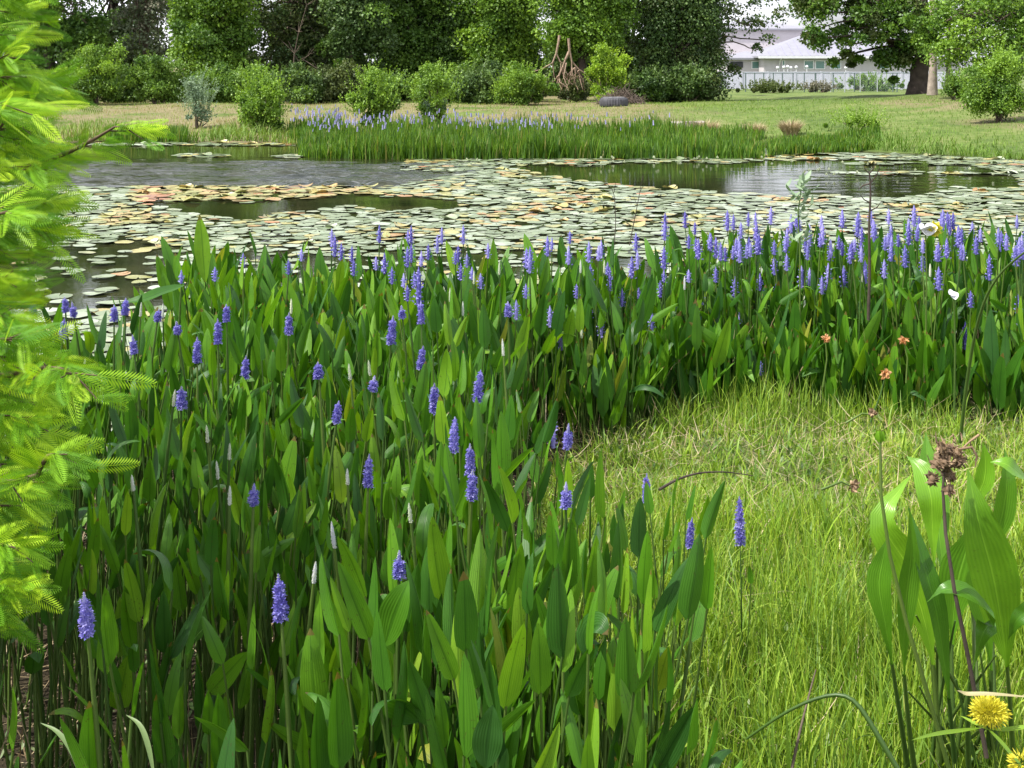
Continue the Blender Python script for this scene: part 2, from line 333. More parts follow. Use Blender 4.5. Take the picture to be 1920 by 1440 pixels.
p = node(nt, 'ShaderNodeBsdfPrincipled', {'Base Color': col, 'Roughness': 0.9, 'Specular IOR Level': 0.2})
b = node(nt, 'ShaderNodeBump', {'Strength': 0.8, 'Distance': 0.03, 'Height': noise(nt, 40, 6, geo, 0.7)}); nt.links.new(b.outputs[0], p.inputs['Normal'])
nt.links.new(p.outputs[0], out.inputs[0])
tag(mb.build('ground', m), kind='structure')

m, nt, out = newmat('pond_water')
geo = node(nt, 'ShaderNodeNewGeometry').outputs['Position']; sep = node(nt, 'ShaderNodeSeparateXYZ', {0: geo})
def mr(v, a, b): return node(nt, 'ShaderNodeMapRange', {0: v, 1: a, 2: b}, clamp=True, interpolation_type='SMOOTHSTEP').outputs[0]
mp = node(nt, 'ShaderNodeMapping', {'Vector': geo, 'Scale': (1.0, 2.1, 1.0)})
hgt = mth(nt, 'ADD', noise(nt, 6.5, 3, mp.outputs[0], 0.55), mth(nt, 'MULTIPLY', noise(nt, 17, 2, mp.outputs[0]), 0.35))
rip = mth(nt, 'MULTIPLY', mth(nt, 'MULTIPLY', mr(sep.outputs[1], 19, 20), mr(mth(nt, 'ADD', sep.outputs[1], noise(nt, 0.4, 2, geo)), 26.0, 24.0)), mr(sep.outputs[0], 0.5, -1.8))
rip2 = mth(nt, 'MULTIPLY', mth(nt, 'MULTIPLY', mr(sep.outputs[0], 3.4, 5.0), mr(sep.outputs[1], 11.5, 12.5)), 0.22)
stg = mth(nt, 'ADD', mth(nt, 'MULTIPLY', rip, 0.1), 0.010)
b = node(nt, 'ShaderNodeBump', {'Strength': stg, 'Distance': 0.22, 'Height': hgt})
murk = ramp(nt, noise(nt, 1.5, 4, geo), [(0.35, (0.012, 0.016, 0.006)), (0.7, (0.035, 0.038, 0.014))])
p = node(nt, 'ShaderNodeBsdfPrincipled', {'Base Color': murk, 'Roughness': 0.03, 'IOR': 1.33, 'Specular IOR Level': 0.5, 'Normal': b.outputs[0]})
nt.links.new(p.outputs[0], out.inputs[0])
wx = np.concatenate([[-80, -30, -16], np.arange(-14, 16, 0.085), [18, 30, 80]]); wy = np.concatenate([[-20, 0, 4, 8, 12, 15], np.arange(16.0, 29, 0.06), [31, 36, 46]])
WX, WY = np.meshgrid(wx, wy); WZ = np.zeros_like(WX); sm = lambda v, a, b: np.clip((v - a) / (b - a), 0, 1) ** 2 * (3 - 2 * np.clip((v - a) / (b - a), 0, 1))
wob = 0.5 * np.sin(WX * 0.7) + 0.3 * np.sin(WX * 1.9 + 1)
mask = sm(WY, 18.8, 19.6) * sm(-(WY + wob), -25.6, -23.6) * sm(-WX, -0.4, 1.2) + 0.10 * sm(WX, 2.8, 4.2) * sm(WY, 16.6, 17.8) * sm(-WY, -24.0, -22.0)
gust = 0.6 + 0.4 * np.sin(WX * 0.9 + WY * 2.1) * np.sin(WY * 1.3 - WX * 0.5)
for k in range(26):
    an = U(-0.75, 0.75) + math.pi / 2; kk = 2 * math.pi / U(0.22, 0.75); WZ += 0.075 / kk * np.sin(kk * (np.cos(an) * WX + np.sin(an) * WY) + U(0, 6.28) + 0.8 * np.sin(WX * 1.7 + k) + 0.6 * np.sin(WX * 4.1 + k * 2))
WZ *= mask * gust
mb = MB(); nwx = len(wx); ii = (np.arange(len(wy) - 1)[:, None] * nwx + np.arange(nwx - 1)[None]).ravel()
mb.add(np.stack([WX, WY, WZ], -1).reshape(-1, 3), np.stack([ii, ii + 1, ii + nwx + 1, ii + nwx], -1))
tag(mb.build('pond_water', m), kind='structure')

# ------------------------------------------------------------------ pickerelweed
def leaf_blade(L, Wd, fold, curl, twist, nl=9, nw=5, prof=0):
    t = np.linspace(0, 1, nl); t = 0.55 * t ** 1.25 + 0.45 * (1 - (1 - t) ** 1.4)
    if prof == 0: w = np.sin(np.pi * t ** 0.58) ** 0.55 * (1 - 0.12 * t)
    else: w = np.sin(np.pi * t ** 0.80) ** 0.85
    w[0] = 0.10; w[-1] = 0.04
    u = np.linspace(-1, 1, nw)
    ang = curl * t ** 1.5; dy = np.concatenate([[0], np.cumsum(np.sin(ang[1:]) * np.diff(t))]) * L; dz = np.concatenate([[0], np.cumsum(np.cos(ang[1:]) * np.diff(t))]) * L
    tw = twist * t
    x = u[None] * w[:, None] * Wd / 2
    yv = np.abs(u[None]) * w[:, None] * Wd / 2 * math.sin(fold); x = x * math.cos(fold)
    xr = x * np.cos(tw)[:, None] - yv * np.sin(tw)[:, None]; yr = x * np.sin(tw)[:, None] + yv * np.cos(tw)[:, None]
    lob = -0.10 * Wd * (np.abs(u)[None] ** 2) * np.maximum(0, 1 - t[:, None] * 5)       # rounded heel
    Y = dy[:, None] + yr * np.cos(ang)[:, None]; Z = dz[:, None] - yr * np.sin(ang)[:, None] + lob
    v = np.stack([xr, Y, Z], -1).reshape(-1, 3)
    i = np.arange(nl - 1)[:, None] * nw; j = np.arange(nw - 1)[None]
    f = np.stack([i + j, i + j + 1, i + nw + j + 1, i + nw + j], -1).reshape(-1, 4)
    lp = np.stack(np.broadcast_arrays(u[None], t[:, None]), -1).reshape(-1, 2)
    return v, f, lp
def axis_frame(d, faceaz):
    d = norm(d); n = np.array([math.cos(faceaz), math.sin(faceaz), 0.15]); return frames(d[None], n[None])[0]

def pick_leaf(hgt, L, az, lean, faceaz, low=False):
    mb = MB(); b = np.array([math.cos(az), math.sin(az), 0]) ; base = b * U(0.0, 0.035) + np.array([U(-0.02, 0.02), U(-0.02, 0.02), -0.03])
    n = 4 if low else 6; t = np.linspace(0, 1, n)
    bow = U(0.4, 1.6)
    ph = max(0.08, hgt - L * 0.95)
    pts = base + b[None] * (math.tan(lean) * ph * t ** bow)[:, None] + np.array([0, 0, 1])[None] * ((ph + 0.03) * t)[:, None]
    pts += np.array([-b[1], b[0], 0])[None] * (0.02 * U(-1, 1) * np.sin(t * 3.1))[:, None]
    rnd = U(0, 1)
    tube(mb, pts, np.linspace(0.0048, 0.0026, n) * U(0.85, 1.15), 4 if low else 5, 1, rnd, cap=False)
    d = norm(pts[-1] - pts[-2]); tip = norm(d + b * U(-0.2, 0.42) + np.array([0, 0, 0.15]))
    if U(0, 1) < 0.08: tip = norm(tip + b * U(0.4, 1.1))
    v, f, lp = leaf_blade(L, L * U(0.22, 0.35), U(0.1, 0.6), U(-0.25, 0.5) if U(0, 1) > 0.06 else 1.9, U(-0.35, 0.35), 7 if low else 10, 3 if low else 5)
    A = axis_frame(tip, faceaz); mb.add(v @ A.T + pts[-1], f, 0, rnd, lp); return mb

def spike_mb(L, R, frac, long_=False, low=False):
    """a column of small two-lipped florets; frac is the share in bloom, the tip is pale bud"""
    mb = MB(); n = 7; t = np.linspace(0, 1, n)
    rr = R * 0.55 * np.where(t < 0.1, 0.7, 1) * (1 - 0.72 * t ** 3.5); rr[-1] = R * 0.08
    tube(mb, np.stack([0 * t, 0 * t, t * L], -1), rr, 6 if low else 8, 1 if frac < 0.3 else 0, 0.2)
    nf = 40 if low else 150
    k = np.arange(nf); tt = (k + 0.5) / nf; a = k * 2.39996 + U(-0.2, 0.2, nf)
    tt = np.clip(tt + U(-0.01, 0.01, nf), 0, 0.99); bloom = tt < frac
    rad = R * (1 - 0.75 * tt ** 4) * np.where(bloom, 1, 0.62) * U(0.68, 1.30, nf)
    pos = np.stack([np.cos(a) * rad * 0.45, np.sin(a) * rad * 0.45, tt * L], -1)
    d = norm(np.stack([np.cos(a), np.sin(a), 0.45 + 0.9 * tt + U(-0.25, 0.25, nf)], -1))
    A = frames(d); s = rad * 0.75
    if not low:
        pv = []; pf = []                    # floret: 4 little petals round a throat
        for q in range(4):
            th = q * math.pi / 2 + 0.3; c = np.array([math.cos(th), math.sin(th)]); p_ = np.array([-c[1], c[0]])
            i0 = len(pv); pv += [[0, 0, 0.15], [*(c * 0.30 + p_ * 0.20), 0.7], [*(c * 0.62), 0.92], [*(c * 0.30 - p_ * 0.20), 0.7]]; pf.append([i0, i0 + 1, i0 + 2, i0 + 3])
        pv = np.array(pv); pf = np.array(pf)
    else:
        pv = np.array([[-.35, 0, .1], [0, .35, .9], [.35, 0, .1], [0, -.35, .9]]); pf = np.array([[0, 1, 2, 3]])
    for sel, mat in ((bloom, 0), (~bloom, 1)):
        if sel.any():
            sc = (s if mat == 0 else s * 0.85)[sel]
            mb.inst(pv, pf, A[sel] * sc[:, None, None], pos[sel], U(0, 1, sel.sum()), mat)
    return mb
SPK = {'full': (0.105, 0.0125, 0.80), 'long': (0.14, 0.013, 0.93), 'half': (0.09, 0.012, 0.6), 'bud': (0.07, 0.008, 0.0)}
spike_meshes = {}; spike_low = {}
for k, (L, R, fr) in SPK.items():
    for q in range(3): spike_meshes[k, q] = spike_mb(L, R, fr)
    spike_low[k] = spike_mb(L, R * 1.05, fr, low=True)

def make_plant_data(nleaf, hmean, low=False, flower=None, Lr=(0.105, 0.165)):
    L = []
    a0 = U(0, 6.28)
    for i in range(nleaf):
        az = a0 + i * 2.4 + U(-0.4, 0.4); h = hmean * U(0.66, 1.10); Lf = U(*Lr)
        L.append(pick_leaf(h, Lf, az, U(0.01, 0.24), az + U(-1.4, 1.4) + (math.pi if U(0, 1) < .25 else 0), low))
    fl = None
    if flower:
        mb = MB(); az = U(0, 6.28); n = 7; t = np.linspace(0, 1, n); H = 0.79
        lean = U(0.0, 0.09); b = np.array([math.cos(az), math.sin(az), 0])
        pts = b[None] * (lean * t ** 1.6)[:, None] * 1.0 + np.array([0, 0, 1])[None] * (-0.03 + (H + 0.03) * t)[:, None]
        r = np.interp(t, [0, 0.82, 0.9, 1], [0.005, 0.0042, 0.0055, 0.0028]); tube(mb, pts, r, 6, 0, U(0, 1), cap=False)
        if flower != 'bud': pass
        fl = (mb, pts[-1], norm(pts[-1] - pts[-2]))
    return L, fl

# region of the near stand, on the ground, traced from where stems meet the mud
left_edge = [G(-700, 640, 0.0), G(-60, 760, 0.0)]
tips = [(-500, 640), (0, 600), (60, 588), (150, 585), (235, 582), (275, 545), (300, 490), (350, 462), (470, 462), (620, 470), (900, 470), (1190, 462), (1290, 436), (1500, 424), (2300, 424)]
backT = [G(x, y, 0.80)[:2] for x, y in tips]
front = [(2300, 860), (1920, 830), (1700, 825), (1560, 800), (1420, 792), (1300, 800), (1200, 825), (1090, 850), (945, 905), (900, 985), (915, 1130), (940, 1260), (1010, 1400), (1150, 1560), (1250, 1900)]
frontG = [G(x, y, 0.04)[:2] for x, y in front]
poly = backT + frontG + [np.array([0.3, 1.5]), np.array([-1.2, 1.5]), np.array([-2.4, 2.8])]
poly = [tuple(p) for p in poly]
# jittered planting positions
step = 0.150
cand = []
for i in range(-40, 60):
    for j in range(0, 56):
        x = i * step + (j % 2) * step / 2 + U(-0.07, 0.07); y = 1.5 + j * step * 0.87 + U(-0.07, 0.07); cand.append((x, y))
cand = np.array(cand); cand = cand[inpoly(cand[:, 0], cand[:, 1], poly)]
u_, v_, d_ = PX(np.column_stack([cand, np.full(len(cand), 0.6)]))
kp_ = np.where(v_ > 760, 0.80, 0.95) * np.where((u_ < 420) & (v_ > 850), 0.72, 1.0) * np.where(np.sin(cand[:, 0] * 3.1 + 1) * np.sin(cand[:, 1] * 2.3) > 0.55, 0.5, 1.0)
cand = cand[(u_ > -140) & (u_ < 2060) & (v_ < 1750) & (RS.rand(len(cand)) < kp_)]

FL = [(165,1115,1200,'full'),(528,1092,1180,'full'),(748,1048,1102,'half'),(588,1066,1108,'bud'),(627,988,1040,'bud'),(475,918,960,'half'),(690,858,920,'full'),(881,842,905,'full'),
(884,885,945,'full'),(850,793,860,'long'),(895,700,762,'long'),(815,722,780,'full'),(1037,770,840,'long'),(1063,805,855,'half'),(1061,912,962,'half'),(1211,898,955,'full'),(1291,978,1035,'full'),
(1388,942,1032,'long'),(630,762,805,'full'),(699,712,742,'half'),(340,732,776,'full'),(460,672,715,'full'),(598,688,720,'full'),(733,600,655,'full'),(788,655,700,'full'),(370,636,685,'full'),
(409,600,648,'full'),(252,635,672,'half'),(334,606,632,'half'),(541,592,635,'full'),(546,560,588,'bud'),(425,578,612,'full'),(295,588,612,'full'),(235,565,598,'full'),(214,578,610,'full'),
(117,598,638,'full'),(123,560,590,'full'),(139,570,600,'half'),(62,568,594,'full'),(403,500,528,'full'),(340,506,532,'half'),(541,486,515,'full'),(456,474,502,'full'),(565,466,490,'full'),
(790,572,616,'full'),(755,578,604,'half'),(785,500,575,'long'),(777,508,542,'full'),(764,535,565,'full'),(757,512,540,'half'),(735,500,533,'full'),(705,480,507,'full'),(854,470,496,'full'),
(885,500,525,'half'),(901,512,542,'full'),(868,565,592,'bud'),(953,568,597,'full'),(968,562,600,'full'),(986,532,560,'full'),(1031,573,614,'full'),(1050,540,590,'long'),(1052,605,657,'full'),
(1107,568,596,'half'),(1127,590,634,'full'),(1081,532,560,'full'),(1107,495,534,'full'),(1143,500,546,'long'),(1166,540,575,'full'),(1197,535,560,'half'),(1222,584,623,'full'),(1238,526,558,'full'),
(1291,505,530,'full'),(1310,578,616,'full'),(1318,542,572,'half'),(1378,518,558,'full'),(1342,500,530,'full'),(1386,585,614,'half'),(1423,610,648,'full'),(1425,673,704,'full'),(1455,532,568,'full'),
(1425,512,545,'half'),(1452,480,516,'full'),(1503,498,540,'full'),(1518,502,536,'full'),(1530,580,610,'half'),(1541,516,552,'full'),(1553,493,532,'full'),(1551,528,562,'full'),(1582,498,540,'full'),
(1622,488,532,'full'),(1658,486,522,'full'),(1810,603,656,'long'),(1855,476,526,'long'),(1820,545,577,'full'),(1910,550,590,'full'),(1912,600,642,'full'),(1697,460,502,'full'),
(430,840,872,'bud'),(250,905,935,'bud'),(944,640,672,'bud'),(657,690,720,'bud'),(652,885,915,'bud'),(1195,470,505,'full'),(994,462,500,'full'),(1245,462,505,'full'),(1245,505,530,'half'),
(640,455,490,'full'),(660,460,492,'full'),(622,428,460,'full'),(915,455,485,'full'),(1475,475,508,'full'),(1400,455,485,'full'),(1360,462,490,'full'),(790,470,500,'half'),(1730,475,510,'full'),(1760,500,545,'full'),(1905,460,500,'full'),(820,440,475,'full'),(765,430,462,'full')]
for _ in range(22):
    x = U(260, 1900); y = U(500, 1000) if x < 900 else U(490, 640); l = 26 * (y + 300) / 1000 + 4; FL.append((x, y - l / 2, y + l / 2, 'bud'))
for x in np.concatenate([U(600, 1240, 26), U(1240, 1700, 64), U(1700, 1930, 34)]):
    yb = np.interp(x, [600, 1200, 1300, 1920], [452, 448, 425, 425]); y = yb + U(-14, 60) - (8 if x > 1240 else 0); l = U(24, 42)
    FL.append((x, y - l / 2, y + l / 2, ['full', 'full', 'full', 'half'][RS.randint(4)]))

NPROTO = 16
protoL = [make_plant_data(RS.randint(7, 10), 0.74 + 0.03 * RS.randint(-1, 3)) for _ in range(NPROTO)]
protoF = [make_plant_data(RS.randint(3, 5), 0.70, flower='full') for _ in range(6)]
protoLow = [make_plant_data(RS.randint(6, 9), 0.76, low=True) for _ in range(8)]
protoBack = [make_plant_data(RS.randint(6, 9), 0.78, low=True, Lr=(0.15, 0.23)) for _ in range(8)]
protoShort = [make_plant_data(RS.randint(5, 8), 0.46, low=True, Lr=(0.17, 0.25)) for _ in range(8)]
SC_FRONT = lambda x, y: 1.0
plants = []          # (x, y, z, rot, scale, kind, extra, show size)
polyF = frontG
def edge_dist(x, y):
    P_ = np.array(frontG[:12]); return np.min(np.hypot(P_[:, 0] - x, P_[:, 1] - y))
for x, y in cand:
    s = U(0.86, 1.1)
    if x > 0.6 and y > 2.5: s *= np.interp(edge_dist(x, y), [0, 0.35, 1.0], [0.48, 0.64, 1.0])
    ex_ = None
    if x > 0.6 and y > 4.5 and edge_dist(x, y) < 0.4: ex_ = 'short'; s = U(0.9, 1.25)
    d = PX((x, y, 0.6))[2]; plants.append([x, y, U(0, 6.28), s, 'leafy', ex_, d])
for x, y in cand[RS.rand(len(cand)) < 0.75]:       # shorter plants filling in between
    u, v, d = PX((x, y, 0.5))
    ed = edge_dist(x, y) if u > 900 else 9
    if ed < 1.3:
        for _ in range(2):
            plants.append([x + U(-.09, .09), y + U(-.09, .09), U(0, 6.28), U(0.75, 1.2) * (0.85 + 0.25 * ed) if y > 4.5 else U(0.4, 0.65), 'leafy', 'short' if y > 4.5 else None, d + 0.6])
    if (u > 700 and v < 800) or v < 560: plants.append([x + U(-.06, .06), y + U(-.06, .06), U(0, 6.28), U(0.8, 1.4) if y > 4.5 else U(0.5, 0.8), 'leafy', 'short' if y > 4.5 else None, d + 0.6])
for fx, y0, y1, kind in FL:
    H = 0.86 + U(-0.03, 0.05); cy = (y0 + y1) / 2
    if fx > 1180 and cy > 860: H = 0.50
    elif fx > 960:              # the rows behind the clearing are shorter: their feet stay behind its edge
        ex = np.interp(fx, [960, 1090, 1200, 1300, 1420, 1560, 1700, 1920], [880, 840, 800, 772, 762, 772, 805, 825])
        if cy < ex - 20: Yb = max((CAMZ - H) * FPX / (cy - HOR), 1.82 * FPX / (ex - HOR) + U(0.08, 0.4)); H = max(0.30, CAMZ - (cy - HOR) * Yb / FPX)
    p = G(fx, cy, H); d = PX(p)[2]; Lm = (y1 - y0) * d / FPX
    q = RS.randint(6); rot = U(0, 6.28); L, (smb, top, tdir) = protoF[q]
    ls = Lm / SPK[kind][0]; zs = (H - Lm / 2) / top[2]; A = rotz(rot); off = A @ top * zs
    plants.append([p[0] - off[0], p[1] - off[1], rot, zs, 'flower', (q, kind, ls, fx, cy), d])
for _ in range(26):         # the full front clump at bottom centre
    px, py = U(640, 1230), U(1500, 2100); p = G(px, py, 0.05); plants.append([p[0], p[1], U(0, 6.28), U(0.92, 1.12), 'leafy', None, PX((p[0], p[1], .6))[2]])
# a few sparser leafy plants standing out in the grass edge
for px, py in [(1010, 1000), (1130, 1090), (1270, 1180), (1210, 1250), (985, 900), (1200, 1350), (1115, 1170)]:
    p = G(px, py + 130, 0.05); plants.append([p[0], p[1], U(0, 6.28), U(0.68, 0.85), 'leafy', None, PX((p[0], p[1], .5))[2]])
def visible(p):
    u, v, d = PX((p[0], p[1], 0.75 * p[3])); return -90 < u < 2010 and v < 1530
plants.sort(key=lambda p: (0 if visible(p) else 1, p[6]))
indiv = plants[:300]; rest = plants[300:]
ORD = ['first', 'second', 'third', 'fourth', 'fifth', 'sixth', 'seventh', 'eighth', 'ninth', 'tenth', 'eleventh', 'twelfth', 'thirteenth', 'fourteenth', 'fifteenth', 'sixteenth', 'seventeenth', 'eighteenth', 'nineteenth', 'twentieth', 'twenty first', 'twenty second', 'twenty third', 'twenty fourth', 'twenty fifth', 'twenty-sixth', 'twenty-seventh', 'twenty-eighth', 'twenty-ninth', 'thirtieth']
HAND = {(165, 1157): 'pickerelweed with a violet spike alone at lower left below the cypress fronds',
 (528, 1136): 'pickerelweed with the stout violet spike nearest the bottom edge, left of centre',
 (1388, 987): 'pickerelweed with the tallest violet spike standing alone above the pale grass clearing',
 (1291, 1006): 'pickerelweed with a short violet spike just left of the tall lone spike in the clearing',
 (1211, 926): 'pickerelweed with a plump violet spike by the thin fallen twig on the grass',
 (1061, 937): 'pickerelweed with a short violet pale-tipped spike at the left edge of the grass clearing',
 (1037, 805): 'pickerelweed with a long leaning violet spike behind the left corner of the clearing',
 (1063, 830): 'pickerelweed with a short violet spike with long white tip beside the long leaning one',
 (881, 873): 'pickerelweed with the upper of two violet spikes standing one above the other',
 (884, 915): 'pickerelweed with the lower of two violet spikes standing one above the other',
 (748, 1075): 'pickerelweed with a small violet spike rising behind a broad bright leaf',
 (588, 1087): 'pickerelweed with a closed white bud spike right of the stout front spike',
 (627, 1014): 'pickerelweed with a closed white bud spike behind the front bud',
 (690, 889): 'pickerelweed with a full violet spike left of the two stacked spikes',
 (475, 939): 'pickerelweed with a small violet half-open spike alone at centre left'}
bands = [(860, 9999, 'nearest'), (755, 860, 'second nearest'), (665, 755, 'third'), (615, 665, 'fourth'), (585, 615, 'fifth'), (550, 585, 'sixth'), (515, 550, 'seventh'), (0, 515, 'eighth')]
desc = {'full': 'a full violet spike', 'long': 'a long violet spike', 'half': 'a pale tipped violet spike', 'bud': 'a closed whitish bud spike'}
lab = {}
flw = [p for p in indiv if p[4] == 'flower']
for lo, hi, nm in bands:
    row = sorted([p for p in flw if lo <= p[5][4] < hi and (int(p[5][3]), int(p[5][4])) not in HAND], key=lambda p: p[5][3])
    for i, p in enumerate(row):
        lab[id(p)] = 'pickerelweed with %s, %s from left, %s row' % (desc[p[5][1]], ORD[min(i, 29)], nm)
for p in flw:
    k = (int(p[5][3]), int(p[5][4]))
    if k in HAND: lab[id(p)] = HAND[k]
leafsrc = []
for k in range(NPROTO):
    r = thing('pickerelweed_plant', 'x', 'water plant')
    for mbl in protoL[k][0]: mbl.build('leaf', [M['pick'], M['stem']], r)
    leafsrc.append(r)
flsrc = []
spk_me = {}
for k in range(6):
    r = thing('pickerelweed_plant', 'x', 'water plant'); L, (smb, top, tdir) = protoF[k]
    for mbl in L: mbl.build('leaf', [M['pick'], M['stem']], r)
    st = smb.build('flower_stalk', [M['stem']], r)
    s = spike_meshes['full', 0].build('flower_spike', [M['violet'], M['bud']], st)
    s.location = top; s.rotation_mode = 'QUATERNION'; s.rotation_quaternion = Vector(tdir).to_track_quat('Z', 'Y')
    flsrc.append(r)
for (k, q), mbs in spike_meshes.items():
    o = mbs.build('flower_spike', [M['violet'], M['bud']]); spk_me[k, q] = o.data; bpy.data.objects.remove(o)
def place(p, src, used):
    o = src if not used else copy_tree(src)
    o.location = (p[0], p[1], float(terr(p[0], p[1])) * 0.3); o.rotation_euler = (0, 0, p[2]); o.scale = (p[3],) * 3
    return o
usedL = [False] * NPROTO; usedF = [False] * 6
for n_, p in enumerate(indiv):
    if p[4] == 'leafy':
        k = RS.randint(NPROTO); o = place(p, leafsrc[k], usedL[k]); usedL[k] = True
        u, v, d = PX((p[0], p[1], 0.7)); zone = 'front rows at left under the cypress' if u < 330 and v > 700 else 'front rows at bottom centre' if v > 1000 else 'middle rows right of centre by the grass clearing' if u > 1000 else 'middle rows left of centre' if v > 650 else 'rows toward the pond'
        tag(o, 'leafy pickerelweed without a flower in the ' + zone, 'water plant', 'leafy pickerelweed in the ' + zone)
    else:
        q, kind, ls = p[5][:3]; o = place(p, flsrc[q], usedF[q]); usedF[q] = True
        for c in o.children:
            if c.name.startswith('flower_stalk'):
                sp = c.children[0]; sp.data = spk_me[kind, RS.randint(3)]; sc = ls / p[3]; sp.scale = (max(sc * (1.06 if p[1] < 3.6 else 1.2), (0.85 if p[1] < 3.6 else 1.0) / p[3]) if sc < 1.4 else sc,) * 2 + (sc,)
        if p[5][3] > 1180 and p[5][4] > 860:
            for c in [c for c in o.children if c.name.startswith('leaf')][1:]: bpy.data.objects.remove(c)
        tag(o, lab[id(p)], 'water plant', 'flowering pickerelweed in the near stand')
for r in [s for s, u in zip(leafsrc + flsrc, usedL + usedF) if not u]:
    for c in list(r.children_recursive): bpy.data.objects.remove(c)
    bpy.data.objects.remove(r)
mb = MB()
for p in rest:
    A = rotz(p[2]) * p[3]; t = (p[0], p[1], 0)
    if p[4] == 'leafy':
        for l in (protoShort if p[5] == 'short' else protoBack if p[1] > 5.2 else protoLow)[RS.randint(8)][0]: mb.merge(l, A, t, U(0, 1))
    else:
        q, kind, ls = p[5][:3]; L, (smb, top, td) = protoF[q]
        for l in L[:3]: mb.merge(l, A, t, U(0, 1))
        mb.merge(smb, A, t, 0, 1)
        mb.merge(spike_low[kind], np.diag([max(ls * 1.3, 1.1), max(ls * 1.3, 1.1), ls]), np.asarray(t) + A @ top, U(0, 1), 2)
mb.merge
tag(mb.build('pickerelweed_bed', [M['pick'], M['stem'], M['violet'], M['bud']]), 'dense far rows of green pickerelweed with violet spikes beside the lily pads', 'water plants', kind='stuff')
print('plants', len(plants), 'flowering indiv', len(flw), 'rest', len(rest))

# ------------------------------------------------------------------ ground litter, clearing grass, weeds
def scatter(n, x0, x1, y0, y1, test=None):
    p = np.column_stack([U(x0, x1, n), U(y0, y1, n)])
    if test is not None: p = p[test(p[:, 0], p[:, 1])]
    return np.column_stack([p, terr(p[:, 0], p[:, 1])])
stand = lambda x, y: inpoly(x, y, poly)
clearp = [tuple(q) for q in frontG] + [(0.35, 1.0), (3.2, 1.0), (6.0, 4.0)]
inclear = lambda x, y: inpoly(x, y, clearp)
b = scatter(20000, -3.2, 4.5, 1.6, 8.2, lambda x, y: stand(x, y) | (RS.rand(len(x)) < 0.25))
b[:, 2] += U(0, 0.05, len(b)); mb = MB()
blades(mb, b, U(0.04, 0.20, len(b)), U(0, 6.28, len(b)), U(-0.4, 0.6, len(b)), U(0.002, 0.005, len(b)), U(0, 1, len(b)), 2, lean=U(0.9, 1.65, len(b)))
tag(mb.build('plant_litter', M['straw']), 'tangle of dead straw and broken stems lying on the mud', 'litter', kind='stuff')
# dry upright stems between the plants
b = scatter(4000, -3.0, 5.0, 1.8, 8.0, stand); mb = MB()
blades(mb, b, U(0.15, 0.5, len(b)), U(0, 6.28, len(b)), U(-0.3, 0.9, len(b)), U(0.003, 0.006, len(b)), U(0, 0.8, len(b)), 4, lean=U(0.0, 0.5, len(b)))
tag(mb.build('dead_stems', M['straw']), 'thin brown dead stems leaning between the pickerelweed plants', 'dead stems', kind='stuff')
# creeping weed
lv, lf, llp = leaf_blade(1, 0.4, 0.2, 0.5, 0, 4, 3)
b = scatter(26000, -3.0, 4.0, 1.6, 7.2, lambda x, y: (RS.rand(len(x)) < np.where(stand(x, y), 0.75, 0.7)) & (np.sin(x * 4 + y * 3) + np.sin(y * 5.3 - x * 2) > -0.8))
b[:, 2] += U(0, 0.05, len(b)); d = norm(np.column_stack([RS.normal(size=(len(b), 2)), U(0.1, 1.1, len(b))])); mb = MB()
mb.inst(lv, lf, frames(d, np.array([[0, 0, 1.0]]).repeat(len(b), 0)) * U(0.018, 0.045, len(b))[:, None, None], b, U(0, 1, len(b)), 0, llp)
tag(mb.build('creeping_weed', M['weed']), 'low grey-green creeping weed covering the wet mud', 'ground cover', kind='stuff')
# clearing grass
def patch(x, y): return 0.5 + 0.18 * np.sin(x * 3.1 + 1.3 * y) + 0.16 * np.sin(y * 4.1 - x * 1.2 + 1) + 0.22 * np.sin(x * 11 + 2 * np.sin(y * 3)) * np.sin(y * 7.3 + 2 * np.sin(x * 4))
b = scatter(170000, 0.1, 5.0, 2.4, 7.4, inclear)
pt = patch(b[:, 0], b[:, 1]); r = RS.rand(len(b)); u, v, d = PX(b)
keep = (u < 2050) & (v < 1800) & (r < 0.30 + 0.9 * np.clip(pt, 0, 1) ** 1.6); b = b[keep]; pt = pt[keep]; N = len(b)
# thin thatch zone in the middle, lush toward the front
lush = np.clip((5.1 - b[:, 1]) / 0.6, 0, 1) + np.clip((b[:, 1] - 5.9) / 0.4, 0, 1)
h = (U(0.04, 0.13, N) + U(0.02, 0.14, N) * lush) * (0.7 + 0.6 * np.clip(pt, 0, 1)); mb = MB()
rn = np.clip(U(0, 0.80, N) + (1 - np.clip(lush, 0, 1)) * U(0, 0.35, N) * 0.7, 0, 0.999)
thr = RS.rand(N) < 0.15 + 0.35 * (1 - np.clip(lush, 0, 1))
blades(mb, b, h, U(0, 6.28, N), np.where(lush > 0.5, U(0.05, 0.7, N), U(0.1, 1.5, N)), U(0.0024, 0.0055, N), rn, 4, lean=np.where(thr, U(0.5, 1.4, N), U(0, 0.22, N)))
q = RS.choice(N, 4200); bb = b[q]; n2 = len(q)
blades(mb, bb, U(0.08, 0.24, n2) * (0.7 + 0.4 * lush[q]), U(0, 6.28, n2), U(0.2, 1.4, n2), U(0.006, 0.011, n2), U(0, 0.7, n2), 5, lean=U(0, 0.35, n2))
tag(mb.build('meadow_grass', M['grass']), 'yellow-green grass and pale thatch filling the clearing at right', 'grass', kind='stuff')
b = scatter(9500, 0.1, 4.5, 2.4, 7.2, lambda x, y: inclear(x, y) & (RS.rand(len(x)) < np.where((y > 4.6) & (y < 6.1), 0.9, 0.35))); b[:, 2] += U(0.01, 0.08, len(b)); mb = MB(); N = len(b)
blades(mb, b, U(0.05, 0.19, N), U(0, 6.28, N), U(-0.9, 1.2, N), U(0.002, 0.004, N), U(0.3, 1, N), 3, lean=U(1.0, 1.6, N))
